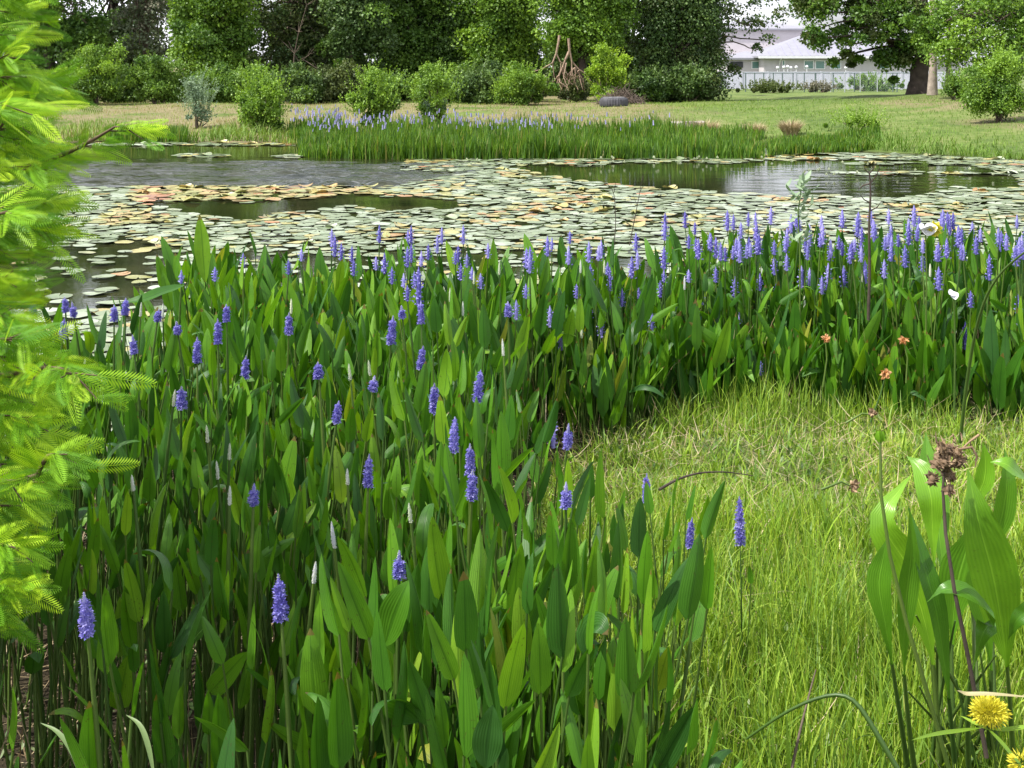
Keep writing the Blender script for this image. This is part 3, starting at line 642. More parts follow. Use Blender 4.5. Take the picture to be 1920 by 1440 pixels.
tag(mb.build('dry_thatch', M['straw']), 'pale dry thatch matted over the grass clearing', 'thatch', kind='stuff')

# ------------------------------------------------------------------ lily pads
def pad_mb(notch=True, curl=0.0, n=18):
    mb = MB(); rings = [0.0, 0.45, 0.8, 1.0]; th = np.linspace(0.13, 2 * math.pi - 0.13, n)
    v = []; lp = []
    for r in rings:
        rr = r * (1 + 0.03 * np.sin(th * 5 + 1) * (r > 0.5)); z = curl * max(0, r - 0.55) ** 2 * (1 + np.sin(th * 2 + curl * 9)) * 1.2 + 0.012 * np.sin(th * 4) * r
        v.append(np.stack([np.cos(th) * rr, np.sin(th) * rr, z], -1)); lp.append(np.stack([th, np.full(n, r)], -1))
    v = np.concatenate(v); lp = np.concatenate(lp); f = []
    for i in range(3):
        for j in range(n - 1): f.append([i * n + j, i * n + n + j, i * n + n + j + 1, i * n + j + 1])
    return mb.add(v, f, 0, 0, lp)
padv = [pad_mb(curl=c) for c in (0, 0.06, 0.22, 0.8, 0.0)]
R2 = [(930, 311), (1150, 308), (1420, 303), (1480, 292), (1700, 295), (1900, 325), (1925, 352), (1780, 356), (1690, 372), (1480, 368), (1300, 358), (1180, 350), (1040, 331)]
R1 = [(-200, 262), (560, 262), (572, 301), (720, 303), (640, 316), (900, 322), (760, 343), (180, 351), (-200, 351)]
R3 = [(250, 384), (420, 376), (560, 374), (700, 365), (860, 372), (868, 388), (760, 394), (640, 391), (520, 402), (430, 412), (360, 400), (330, 396)]
R4 = [(-300, 452), (330, 460), (330, 580), (-300, 592)]
pads = []
N = 110000
gxy = np.column_stack([U(-12, 12, N), 6 + U(0, 1, N) ** 1.1 * 24.5]); u, v, d = PX(np.column_stack([gxy, np.zeros(N)]))
jj = 3 * np.sin(u * 0.05) + 3 * np.sin(u * 0.021 + 1)
ok = (u > -60) & (u < 1990) & (v > 288) & ~inpoly(u, v + jj * 0.6, R1) & ~inpoly(u, v + jj * 0.5, R2) & ~inpoly(u, v + jj, R3) & (gxy[:, 1] < shore(gxy[:, 0]) - 0.1)
ok &= ~(inpoly(u, v, R4) & (RS.rand(N) > 0.06)) & (gxy[:, 1] > nearshore(gxy[:, 0]) + 0.1)
ok &= ~((v > 470) & (u > 330) & (u < 1300) & (RS.rand(N) > 0.15))
ok &= ~((u < 760) & (v < 350) & (RS.rand(N) > 0.0))
gap = np.sin(gxy[:, 0] * 2.2 + np.sin(gxy[:, 1] * 3)) * np.sin(gxy[:, 1] * 2.7 + 0.8)
ok &= (gap < 0.72) | (RS.rand(N) < 0.3)
gxy = gxy[ok]; u = u[ok]; v = v[ok]
taken = {}; pad_list = []
for i in range(len(gxy)):
    x, y = gxy[i]; r = U(0.055, 0.12) if y < 17 else U(0.08, 0.15)
    key = (int(x // 0.4), int(y // 0.4)); bad = False
    for a in (-1, 0, 1):
        for c in (-1, 0, 1):
            for (x2, y2, r2) in taken.get((key[0] + a, key[1] + c), ()):
                if (x - x2) ** 2 + (y - y2) ** 2 < ((r + r2) * 0.64) ** 2: bad = True; break
            if bad: break
        if bad: break
    if bad: continue
    taken.setdefault(key, []).append((x, y, r)); pad_list.append((x, y, r, u[i], v[i]))
# thin far strips of pads
for (xa, xb, yy, n) in ((330, 420, 292, 26), (520, 570, 293, 20), (170, 560, 271, 130), (1600, 1920, 307, 60), (1560, 1920, 326, 40), (1440, 1920, 298, 120)):
    for _ in range(n):
        px = U(xa, xb); g = G(px, yy + U(-2.5, 2.5), 0); pad_list.append((g[0], g[1], U(0.10, 0.18), px, yy))
def padzone(px, py):
    if (240 < px < 720 and 345 < py < 378): z = 'padyel'
    elif (180 < px < 330 and 402 < py < 422): z = 'padyel'
    elif 860 < px < 1000 and 400 < py < 425 or 1000 < px < 1140 and 355 < py < 400: z = 'padyel' if U(0, 1) < 0.6 else 'pad'
    else: z = 'padyel' if U(0, 1) < (0.5 if math.sin(px * 0.013 + 1) * math.sin(py * 0.09 + px * 0.004) > 0.45 else 0.08) else 'pad'
    if (265 < px < 320 and 366 < py < 388) or U(0, 1) < 0.006: z = 'padred'
    return z
pad_list.sort(key=lambda p: p[1])
pvis = [p for p in pad_list if -20 < p[3] < 1940 and not (p[1] < 8.2 and p[0] > -1.0)]
pvs = set(id(p) for p in pvis); phid = [p for p in pad_list if id(p) not in pvs]
pm = {}
for z in ('pad', 'padyel', 'padred'):
    for k in range(5):
        o = padv[k].build('lily_pad', M[z]); pm[z, k] = o.data; bpy.data.objects.remove(o)
zn = {'pad': ('pale green', 'pale green lily pads'), 'padyel': ('yellowing', 'yellowing lily pads'), 'padred': ('rusty orange', 'rusty orange lily pads')}
def padpose(z, x, y):
    k = RS.choice(5, p=[.45, .25, .08, .01, .21]) if z == 'pad' else RS.choice(5, p=[.25, .25, .3, .1, .1])
    return k, U(0.004, 0.022), U(0, 6.28), (U(-0.05, 0.05), U(-0.05, 0.05))
for (x, y, r, px, py) in pvis[:300]:
    z = padzone(px, py); k, h, a, ti = padpose(z, x, y)
    o = link('lily_pad', pm[z, k]); o.location = (x, y, h); o.rotation_euler = (ti[0], ti[1], a); o.scale = (r, r, r)
    side = 'near the shaded left bank' if px < 330 else 'behind the left half of the pickerelweed' if px < 960 else 'behind the right half of the pickerelweed'
    tag(o, '%s round lily pad floating %s' % (zn[z][0], side), 'lily pad', zn[z][1] + ' ' + side)
mb = MB()
zi = {'pad': 0, 'padyel': 1, 'padred': 2}
for (x, y, r, px, py) in pvis[300:] + phid:
    z = padzone(px, py); k, h, a, ti = padpose(z, x, y)
    A = np.array(Euler((ti[0], ti[1], a)).to_matrix()) * r; mb.merge(padv[k], A, (x, y, h), U(0, 1), zi[z])
tag(mb.build('lily_pads', [M['pad'], M['padyel'], M['padred']]), 'floating carpet of lily pads stretching to the far shore', 'lily pads', kind='stuff')
# small pale lily flowers and buds standing on the far pads
mb = MB(); g = []
for _ in range(50): px = U(850, 1920); yy = U(296, 312) if px < 1500 else U(296, 330); g.append(G(px, yy, 0.05))
g = np.array(g); pv = np.array([[0, 0, 0], [.5, .35, .55], [0, .1, 1.3], [-.5, .35, .55]])
for q in range(5):
    A = np.stack([rotz(np.full(len(g), q * 1.257))]).squeeze(0) * U(0.03, 0.045, len(g))[:, None, None]; mb.inst(pv, [[0, 1, 2, 3]], A, g, 0.8)
tag(mb.build('lily_blossoms', M['bud']), 'tiny pale yellow lily blossoms dotted over the far pads', 'blossoms', kind='stuff')
print('pads', len(pad_list))

# ------------------------------------------------------------------ far shore plants
mb = MB()
def farband(n, xs, yfront, depth, hlo, hhi):
    px = U(xs[0], xs[1], n); yf = np.interp(px, *yfront); g = G(px, yf, 0.0); dd = U(0, 1, n) ** 1.2 * depth * YS
    x = g[:, 0] * (1 + dd / g[:, 1]); y = g[:, 1] + dd; z = np.maximum(terr(x, y), -0.03)
    return np.column_stack([x, y, z])
yf = ([540, 600, 760, 1000, 1430, 1460, 1640, 1700], [292, 297, 300, 299, 299, 292, 284, 282])
b = farband(17000, (560, 1432), yf, 3.6, 0, 0); nb = len(b)
c = farband(4200, (1440, 1650), yf, 1.8, 0, 0); e = farband(900, (540, 640), ([540, 640], [270, 275]), 2.0, 0, 0)
b = np.concatenate([b, c, e]); N = len(b)
edge = np.interp(PX(b)[0], [560, 640, 1380, 1432, 1440, 1650], [0.6, 1, 0.95, 0.55, 0.6, 0.35])
clump = (0.80 + 0.12 * np.sin(b[:, 0] * 2.3 + np.sin(b[:, 1] * 2)) + 0.10 * np.sin(b[:, 0] * 6.1 + b[:, 1] * 3) + 0.08 * np.sin(b[:, 0] * 0.8 + 2)) * U(0.75, 1.15, N)
blades(mb, b, U(0.42, 0.68, N) * edge * clump, U(0, 6.28, N), U(0, 0.35, N), U(0.022, 0.042, N), U(0, 1, N), 3, lean=U(0, 0.22, N), kink=1.2)
# violet spikes over the back of the stand
sp = farband(950, (575, 1260), yf, 3.4, 0, 0)[:]
u, v, d = PX(sp); kp = ((sp[:, 1] - 25.0 + 0.3 * np.sin(sp[:, 0])) > U(1.2, 3.6, len(sp))) & (RS.rand(len(sp)) < np.interp(u, [560, 620, 1000, 1080, 1260], [1, 1, 0.8, 0.3, 0.12])); sp = sp[kp]
e2 = farband(60, (545, 640), ([540, 640], [268, 272]), 1.5, 0, 0); sp = np.concatenate([sp, e2])
tv = np.array([[1, 0, 0], [0, 1, 0], [-1, 0, 0], [0, -1, 0], [.6, 0, 5], [0, .6, 5], [-.6, 0, 5], [0, -.6, 5]]) * 0.014
sp[:, 2] = np.maximum(sp[:, 2], 0) + U(0.42, 0.60, len(sp)); A = frames(norm(np.column_stack([RS.normal(size=(len(sp), 2)) * 0.12, np.ones(len(sp))])))
A = A * U(0.8, 1.5, len(sp))[:, None, None]
mb.inst(tv, [[0, 1, 5, 4], [1, 2, 6, 5], [2, 3, 7, 6], [3, 0, 4, 7]], A, sp, U(0, 1, len(sp)), 1)
tag(mb.build('far_pickerelweed', [M['farpick'], M['hazeviolet']]), 'bright green stand of pickerelweed with violet haze of spikes along the far shore', 'water plants', kind='stuff')
# bank grasses
mb = MB(); n = 80000
x = U(-24, 24, n); y = shore(x) + U(0, 1, n) ** 1.5 * 24; z = terr(x, y); u, v, d = PX(np.column_stack([x, y, z])); k = (u > -200) & (u < 2000); x, y, z, u = x[k], y[k], z[k], u[k]; N = len(x)
dist = y - shore(x); tall = np.clip(1 - dist / 5, 0, 1)
dryz = np.clip(0.5 + 0.5 * np.sin(x * 0.8 + 1.2) * np.sin(y * 0.6), 0, 1) * np.interp(u, [0, 500, 1250, 1450, 1920], [0.95, 0.8, 0.75, 0.15, 0.1])
rn = np.clip(dryz * U(0.45, 1.1, N) + U(0, 0.35, N), 0, 0.999)
grn = (tall > 0.6) & (U(0, 1, N) < 0.5); rn[grn] *= 0.5
blades(mb, np.column_stack([x, y, z]), U(0.04, 0.10, N) + tall * U(0.05, 0.38, N) * np.interp(u, [0, 560, 620, 1920], [1.5, 1.5, 1, 1]) * (0.6 + 0.4 * np.sin(x * 1.7)), U(0, 6.28, N), U(0.1, 1.0, N), U(0.012, 0.026, N) * (0.6 + tall * 0.5), rn, 2, lean=U(0, 0.4, N))
tag(mb.build('bank_grass', M['bankgrass']), 'green and straw-coloured grass growing over the far bank', 'grass', kind='stuff')
mb = MB(); n = 5000      # reed fringe at far left shore
px = U(200, 350, n); g = G(px, 268 + U(-2, 1, n), 0); dd = U(0, 1.6, n); b = np.column_stack([g[:, 0] * (1 + dd / g[:, 1]), g[:, 1] + dd, np.zeros(n)])
blades(mb, b[:3500], U(0.2, 0.42, 3500), U(0, 6.28, 3500), U(0, 0.5, 3500), 0.02, U(0, 1, 3500), 3, lean=U(0, 0.2, 3500))
tag(mb.build('reed_fringe', M['farpick']), 'short bright green reeds along the far left waterline', 'reeds', kind='stuff')

# ------------------------------------------------------------------ trees and bushes
def cols(*c): return [(i / (len(c) - 1), q) for i, q in enumerate(c)]
FO = {
 'mid': leafmat('foliage_mid', cols((0.05, 0.12, 0.02), (0.11, 0.22, 0.032), (0.20, 0.34, 0.048)), 0.5, 0.25, (1.3, 1.3, 0.5), obj=False),
 'bright': leafmat('foliage_bright', cols((0.075, 0.165, 0.022), (0.15, 0.28, 0.032), (0.26, 0.43, 0.045)), 0.5, 0.3, (1.2, 1.2, 0.5), obj=False),
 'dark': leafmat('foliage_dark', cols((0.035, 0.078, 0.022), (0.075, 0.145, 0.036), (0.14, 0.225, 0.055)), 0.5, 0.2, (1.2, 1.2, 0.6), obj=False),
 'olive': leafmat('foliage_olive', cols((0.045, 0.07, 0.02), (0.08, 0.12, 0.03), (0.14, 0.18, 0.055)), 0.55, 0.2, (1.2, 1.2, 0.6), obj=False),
 'grey': leafmat('foliage_grey', cols((0.08, 0.11, 0.06), (0.14, 0.18, 0.10), (0.21, 0.27, 0.17)), 0.6, 0.2, (1.1, 1.1, 0.8), obj=False),
 'lime': leafmat('foliage_lime', cols((0.13, 0.24, 0.02), (0.24, 0.40, 0.03), (0.38, 0.55, 0.05)), 0.5, 0.3, (1.2, 1.2, 0.5), obj=False),
 'blue': leafmat('foliage_blue', cols((0.12, 0.20, 0.12), (0.19, 0.29, 0.18), (0.28, 0.38, 0.25)), 0.55, 0.25, (1.1, 1.1, 0.8), obj=False),
 'moss': leafmat('grey_moss', cols((0.10, 0.10, 0.07), (0.17, 0.17, 0.12), (0.26, 0.25, 0.19)), 0.8, 0.1, (1, 1, 1), obj=False)}
QV = np.array([[0, 0, 0], [.38, .12, .45], [0, 0, 1.0], [-.38, .12, .45]]); QF = np.array([[0, 1, 2, 3]])
def foliage(mb, C, Rr, per, size, up=0.75, shell=0.55, rbase=None, mat=0, droop=0.0):
    C = np.asarray(C); K = len(C); tot = K * per
    c = np.repeat(C, per, 0); rr = np.repeat(np.asarray(Rr).reshape(K, -1) * np.ones((K, 3)), per, 0)
    d = norm(RS.normal(size=(tot, 3)) + np.array([0, 0, up])); rad = U(shell, 1.08, tot)[:, None] ** 0.8
    lump = 1 + 0.18 * np.sin(d[:, :1] * 7 + c[:, :1] * 3) * np.sin(d[:, 2:] * 6 + c[:, 2:] * 5)
    p = c + d * rr * rad * lump
    dirv = norm(d * 0.7 + RS.normal(size=(tot, 3)) * 0.75 + np.array([0, 0, -0.2 - droop]))
    A = frames(dirv, d + RS.normal(size=(tot, 3)) * 0.5) * (size * U(0.6, 1.35, tot))[:, None, None]
    rb = np.repeat(U(0.15, 0.85, K), per); rn = np.clip(rb + U(-0.3, 0.3, tot), 0, 0.999)
    return mb.inst(QV, QF, A, p, rn, mat)
def blobs(c, r, n, rs=(0.28, 0.5), flat=1.0, topheavy=0.0):
    d = norm(RS.normal(size=(n, 3)) + np.array([0, 0, topheavy])); q = U(0.25, 1.0, n)[:, None] ** 0.6
    r = np.asarray(r, float) * np.ones(3); C = np.asarray(c) + d * q * r * 0.75
    R = np.min(r) * U(rs[0], rs[1], n); return C, np.column_stack([R, R, R * 0.8])
def limb(mb, a, b, r0, r1, sag=0.0, n=6, jit=0.12, ns=6):
    a = np.asarray(a, float); b = np.asarray(b, float); t = np.linspace(0, 1, n); L = np.linalg.norm(b - a)
    p = a + (b - a) * t[:, None] + RS.normal(size=(n, 3)) * (jit * L * 0.25) * np.sin(t * 3.14)[:, None]; p[:, 2] += sag * L * np.sin(t * 3.14)
    tube(mb, p, np.linspace(r0, r1, n), ns); return p
def tree(name, label, px, Y, crown_pix, H, kind, bark='bark', r=0.2, per=480, nb=60, size=0.115, cat='tree', group=None, low=None, trunklean=0, second=None, droop=0.0, extra=None):
    """px: trunk foot column; crown_pix=(x0,x1,ybottom) in the photo; H: real height"""
    Y = Y * YS; H = H * (0.85 if px < 420 else 0.6) if H > 9 else H
    foot = W(px, 190, Y); x0 = W(crown_pix[0], 100, Y)[0]; x1 = W(crown_pix[1], 100, Y)[0]; zb = W(px, crown_pix[2] + 8, Y)[2]
    z0 = float(terr(foot[0], Y)); base = np.array([foot[0], Y, z0 - 0.05])
    root = thing(name, label, cat, tuple(base), 0, group)
    rx = (x1 - x0) / 2; cx = (x0 + x1) / 2; rz = (H - zb) / 2; cz = (H + zb) / 2
    tb = MB(); top = np.array([cx, Y, cz + rz * 0.45]); mid = base * 0.45 + top * 0.55 + np.array([trunklean, 0, 0])
    n = 8; t = np.linspace(0, 1, n)[:, None]; pth = (1 - t) ** 2 * base + 2 * t * (1 - t) * np.array([base[0] + trunklean, Y, mid[2]]) + t ** 2 * top; pth[1:-1, :2] += RS.normal(size=(n - 2, 2)) * 0.06
    rad = r * np.array([1.35, 1.0, 0.9, 0.8, 0.66, 0.5, 0.35, 0.15]); tube(tb, pth - base, rad, 10)
    nb = int(nb * 1.7); zz = U(0, 1, nb) ** 1.5; aa = U(0, 6.28, nb); qq = np.sqrt(U(0, 1, nb)) * 0.78 * np.where(zz > 0.6, 1 - (zz - 0.6) * 1.6, 1)
    R = U(0.42, 0.98, nb) * (0.8 + 0.5 * zz); C = np.column_stack([cx + np.cos(aa) * qq * rx, Y + np.sin(aa) * qq * max(rx * .8, 1.5), zb + R * 0.5 + zz * (H - zb) * 0.93]); R = np.column_stack([R, R, R * .78])
    for i in range(0, nb, 3):
        k = RS.randint(2, 7); limb(tb, pth[k] - base, C[i] - base, r * 0.3, 0.02, 0.05, 6, 0.2, 5)
    tb.build('trunk', M[bark], root)
    fb = MB(); foliage(fb, C - base, R, per, size, droop=droop)
    if second is not None:
        j2 = RS.rand(nb) < 0.3; C2 = C[j2] + RS.normal(size=(j2.sum(), 3)) * 0.35; R2_ = R[j2] * 0.8; foliage(fb, C2 - base, R2_, per, size * 0.9, mat=1, droop=droop)
    if extra: extra(fb, tb, base)
    fb.build('crown', [FO[kind], FO[second or kind]], root); return root
# far wall of trees, left to right
G_ = 'trees lining the far bank'
tree('broadleaf_tree', 'dark green rounded tree behind the cypress at upper left', 95, 35, (-60, 225, 175), 10.5, 'mid', nb=70, group=G_)
tree('broadleaf_tree', 'mossy grey half-bare tree between the dark left tree and the bright one', 275, 36, (205, 350, 105), 11, 'grey', 'bark', 0.13, per=110, nb=46, size=0.12, second='moss', group=G_)
tree('broadleaf_tree', 'bright yellow-green leafy tree behind the round vine mound', 410, 34, (330, 480, 130), 10, 'bright', nb=60, second='mid', group=G_)
tree('broadleaf_tree', 'dark olive tree with pale bare twigs inside its crown', 560, 36, (455, 655, 150), 11, 'olive', 'bark', 0.2, per=170, nb=60, size=0.12, second='dark', group=G_)
tree('broadleaf_tree', 'tree with a leaning reddish-brown trunk behind the round shrub', 655, 34.5, (600, 740, 95), 11, 'dark', 'palebark', 0.13, nb=44, second='mid', trunklean=-0.2, group=G_)
tree('broadleaf_tree', 'dense mid-green oak left of the centre of the treeline', 795, 36, (690, 905, 150), 11, 'mid', 'darkbark', 0.2, nb=80, second='dark', group=G_)
tree('broadleaf_tree', 'leafy tree draped with yellow-green vines just left of centre top', 925, 35, (860, 1010, 160), 11, 'bright', 'darkbark', nb=60, second='mid', group=G_)
tree('broadleaf_tree', 'bright green tree whose crown hangs over the pale bare branches', 1090, 33.5, (1000, 1190, 88), 10, 'bright', 'darkbark', 0.16, nb=55, second='mid', group=G_)
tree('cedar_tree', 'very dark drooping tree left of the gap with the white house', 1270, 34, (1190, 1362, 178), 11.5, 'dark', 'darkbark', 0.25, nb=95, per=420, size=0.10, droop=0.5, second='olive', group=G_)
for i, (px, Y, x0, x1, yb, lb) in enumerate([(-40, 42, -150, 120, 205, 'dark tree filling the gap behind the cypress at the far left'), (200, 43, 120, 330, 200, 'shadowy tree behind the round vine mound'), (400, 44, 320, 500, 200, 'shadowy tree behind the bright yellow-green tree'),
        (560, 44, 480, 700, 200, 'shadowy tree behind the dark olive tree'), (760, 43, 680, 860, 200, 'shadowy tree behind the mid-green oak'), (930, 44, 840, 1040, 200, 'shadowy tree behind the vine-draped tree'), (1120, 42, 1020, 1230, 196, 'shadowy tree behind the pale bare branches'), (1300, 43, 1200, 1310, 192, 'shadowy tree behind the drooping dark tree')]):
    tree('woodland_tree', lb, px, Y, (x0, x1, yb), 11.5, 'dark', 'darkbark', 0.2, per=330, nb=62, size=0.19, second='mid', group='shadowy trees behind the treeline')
# the lacy crown hanging from the left over the house
def hang(root_name, label, foot_px, Y, spots, kind, bark, r, H, per, size, cat='tree', group=None, trunk_top=None, second=None, limbs=True):
    Y = Y * YS; foot = W(foot_px, 190, Y); z0 = float(terr(foot[0], Y)); base = np.array([foot[0], Y, z0 - 0.05]); root = thing(root_name, label, cat, tuple(base), 0, group)
    tb = MB(); top = np.array([base[0] + 0.2, Y, H]); p = limb(tb, (0, 0, 0), top - base, r * 1.0, r * 0.3, 0, 9, 0.05, 12)
    tube(tb, [(0, 0, -0.1), (0, 0, 0.12), (0, 0, 0.5)], [r * 1.5, r * 1.25, r * 0.98], 12)
    C = []; R = []
    for (sx, sy, rp, dy) in spots:
        c = W(sx, sy, Y + dy * 1.3); C.append(c); rr = rp * Y / FPX; R.append([rr, rr, rr * 0.75])
    C = np.array(C); R = np.array(R)
    if limbs:
        for i in range(0, len(C), 2):
            k = min(8, max(2, int((C[i][2] - base[2] + 0.6) / (H - base[2]) * 8))); limb(tb, p[k], C[i] - base, r * 0.25, 0.02, 0.08, 7, 0.2, 5)
    tb.build('trunk', M[bark], root); fb = MB(); foliage(fb, C - base, R, per, size)
    if second:
        idx = RS.rand(len(C)) < 0.35; foliage(fb, C[idx] - base + RS.normal(size=(idx.sum(), 3)) * 0.2, R[idx] * 0.8, per, size, mat=1)
    fb.build('crown', [FO[kind], FO[second or kind]], root); return root
sp = [(U(1330, 1470), U(-60, 60), U(16, 30), U(-1, 1)) for _ in range(24)] + [(U(1300, 1360), U(40, 110), U(16, 26), U(-1, 1)) for _ in range(10)] + [(1440, 75, 14, 0), (1455, 40, 18, 0), (1420, 92, 10, 0), (1350, 130, 22, 0), (1375, 138, 16, 0), (1330, 150, 26, 0)]
sp += [(U(1230, 1440), U(-260, -60), U(26, 46), U(-1, 1)) for _ in range(22)]
hang('oak_tree', 'thin lacy oak leaning over the white house from the left', 1325, 35, sp, 'dark', 'bark', 0.14, 6.5, 90, 0.12, group=G_, second='olive')
# right oak with big trunk
sp = [(U(1478, 1535), U(-45, 22), U(14, 24), U(-1, 1)) for _ in range(14)] + [(U(1510, 1700), U(-50, 62), U(22, 36), U(-1.2, 1.2)) for _ in range(46)] + [(U(1520, 1700), U(50, 88), U(14, 22), U(-1, 1)) for _ in range(16)] + [(U(1690, 1960), U(-120, 60), U(24, 46), U(-1, 2)) for _ in range(44)] + \
     [(U(1640, 1735), U(75, 130), U(10, 20), U(-0.6, 0.6)) for _ in range(16)] + [(1562, 118, 9, 0), (1610, 112, 8, 0), (1700, 122, 18, 0), (1675, 150, 6, 0)] + [(U(1640, 1960), U(-300, -110), U(34, 60), U(-1, 1)) for _ in range(24)]
hang('oak_tree', 'broad spreading oak with a thick dark trunk right of the white house', 1722, 33, sp, 'mid', 'darkbark', 0.36, 8, 230, 0.12, group=G_, second='olive')
# pine trunk pair
for px, lb, r, Y in ((1748, 'straight pale pine trunk standing beside the thick dark oak trunk', 0.14, 31.5), (1777, 'thinner pale pine trunk right of the straight one', 0.09, 33.5)):
    Y = Y * YS; f = W(px, 190, Y); z0 = float(terr(f[0], Y)); root = thing('pine_tree', lb, 'tree', (f[0], Y, z0), 0, 'pale pine trunks'); tb = MB()
    zt = 11; n = 12; t = np.linspace(0, 1, n); tube(tb, np.column_stack([0.10 * t + 0.03 * np.sin(t * 9), 0.02 * np.sin(t * 7), t * zt]), r * (1 - 0.55 * t) * np.where(t < 0.05, 1.4, 1), 12)
    for k in range(9): a = U(0, 6.28); z = U(7, 10.8); limb(tb, (0.1, 0, z), (0.1 + math.cos(a) * 1.3, math.sin(a) * 1.3, z + 0.3), 0.04, 0.01, ns=5)
    tb.build('trunk', M['palebark'], root); fb = MB(); C, R = blobs((0, 0, 9.8), (1.8, 1.8, 1.8), 22, (0.25, 0.4)); foliage(fb, C, R, 160, 0.16); fb.build('crown', FO['mid'], root)
# light foliage of a nearer tree at the right edge
sp = [(U(1740, 1960), U(10, 105), U(20, 38), U(-0.8, 0.8)) for _ in range(46)] + [(U(1700, 1760), U(40, 85), U(12, 20), 0) for _ in range(9)] + [(U(1800, 2100), U(-120, 10), U(30, 50), U(-1, 1)) for _ in range(20)] + [(U(1790, 2000), U(95, 175), U(20, 34), U(-0.5, 1.0)) for _ in range(24)]
hang('broadleaf_tree', 'soft light green tree spreading in from the right edge', 1935, 29.5, sp, 'bright', 'bark', 0.14, 6, 230, 0.10, group=G_, second='mid')

def bush(name, label, px, Y, boxp, kind, nb=26, per=260, size=0.085, second=None, group=None, stems=5, top=0.2, rs=(0.3, 0.5), cat='bush', flatten=1.0):
    per = int(per * 1.35); size = size * 0.85
    x0, y0, x1, y1 = boxp; Y = Y * YS
    a = W(x0, y1, Y); c = W(x1, y0, Y); z0 = float(terr((a[0] + c[0]) / 2, Y)); base = np.array([(a[0] + c[0]) / 2, Y, z0])
    root = thing(name, label, cat, tuple(base), 0, group); rx = (c[0] - a[0]) / 2; h = c[2] - z0; cz = h * 0.5
    C, R = blobs((0, 0, cz), (rx, rx * 0.8, h * 0.52), nb, rs, topheavy=top); C[::3, 2] *= 0.45; C[:, 2] = np.maximum(C[:, 2], 0.12)
    tb = MB()
    for i in range(stems): k = RS.randint(nb); limb(tb, (U(-.1, .1), U(-.1, .1), -0.05), C[k], 0.03, 0.008, ns=5)
    tb.build('stem', M['bark'], root); C = C + RS.normal(size=(nb, 3)) * np.array([0.16 * rx, 0.1 * rx, 0.09 * h]); C[:, 2] = np.maximum(C[:, 2], 0.1); R = R * U(0.5, 1.2, nb)[:, None]; fb = MB(); foliage(fb, C, R, per, size, shell=0.12)
    if second: foliage(fb, C[::3] + 0.05, R[::3] * 0.9, per, size, shell=0.3, mat=1)
    if True:     # upright shoots breaking the outline
        n = 150 if name == 'young_shrub' else 110; s = U(0, 6.28, n); q = rx * U(0, 1.0, n); zz = h * U(0.3, 0.95, n) * (1 - 0.35 * (q / rx) ** 2)
        for k in range(n):
            ln = U(0.15, 0.5); b0 = np.array([math.cos(s[k]) * q[k], math.sin(s[k]) * q[k] * 0.8, zz[k]]); dr = norm(np.array([math.cos(s[k]) * 0.5, math.sin(s[k]) * 0.4, 1.1]) + RS.normal(size=3) * 0.2)
            m_ = 14; tt = np.linspace(0, 1, m_); P_ = b0 + dr * (tt * ln)[:, None]; dd = norm(RS.normal(size=(m_, 3)) + dr * 0.9)
            fb.inst(QV, QF, frames(dd) * (size * U(0.7, 1.1, m_))[:, None, None], P_, np.clip(U(0.5, 0.99, m_), 0, 1))
    fb.build('foliage', [FO[kind], FO[second or kind]], root); return root
bush('vine_mound', 'round sunlit vine-covered mound behind the left bank', 185, 30, (125, 88, 245, 195), 'bright', 42, 300, 0.075, second='mid', top=0.5)
bush('vine_mound', 'darker vine-covered mound right of the round sunlit one', 305, 30.5, (235, 104, 350, 198), 'mid', 44, 300, 0.075, second='bright', top=0.5)
bush('low_bush', 'dark low bush around the foot of the leaning reddish trunk', 668, 34.8, (615, 110, 735, 192), 'dark', 30, 300, 0.10, second='mid')
bush('low_bush', 'low mixed bush between the vine mound and the bright bushy tree', 400, 31, (340, 125, 460, 198), 'mid', 34, 260, 0.08, second='bright')
bush('low_bush', 'low dark undergrowth at the foot of the far left trees', 60, 30.5, (-60, 150, 140, 205), 'mid', 30, 240, 0.08, second='dark')
bush('low_bush', 'low dark undergrowth beneath the dark olive tree', 560, 33.5, (500, 130, 650, 198), 'olive', 34, 240, 0.08, second='dark')
bush('low_bush', 'low undergrowth at the foot of the mid-green oak', 850, 31.5, (760, 160, 905, 195), 'mid', 26, 240, 0.08, second='bright')
bush('low_bush', 'spreading bright green bush left of the pale bare branches', 985, 30, (925, 122, 1045, 186), 'bright', 34, 280, 0.075, second='mid')
bush('low_bush', 'dark bush between the oak and the bright spreading bush', 905, 32, (860, 115, 960, 190), 'dark', 30, 260, 0.08, second='mid')
bush('vine_mound', 'lime green rounded bush above the grey brush pile', 1140, 30.5, (1098, 92, 1180, 178), 'lime', 30, 280, 0.075, second='bright', top=0.6)
bush('low_bush', 'low weedy scrub under the bare branches', 1070, 31.5, (1030, 150, 1120, 186), 'olive', 20, 240, 0.07, second='bright')
bush('low_bush', 'grey-green low bush at the foot of the chain-link fence, left half', 1440, 52, (1385, 158, 1500, 176), 'olive', 24, 200, 0.13)
bush('low_bush', 'rounded green bush behind the chain-link fence, right half', 1610, 57, (1560, 143, 1700, 172), 'mid', 28, 200, 0.13)
bush('low_bush', 'small brown-green scrub at the middle of the chain-link fence', 1530, 53, (1500, 160, 1570, 176), 'moss', 14, 160, 0.12)
bush('young_shrub', 'wispy blue-green shrub on the left bank', 372, 22.8, (345, 140, 402, 238), 'blue', 20, 90, 0.055, group='young shrubs on the far bank', rs=(0.4, 0.7))
bush('young_shrub', 'bushy green shrub second from left on the far waterline', 490, 21.8, (438, 130, 545, 256), 'bright', 32, 230, 0.065, second='mid', group='young shrubs on the far bank')
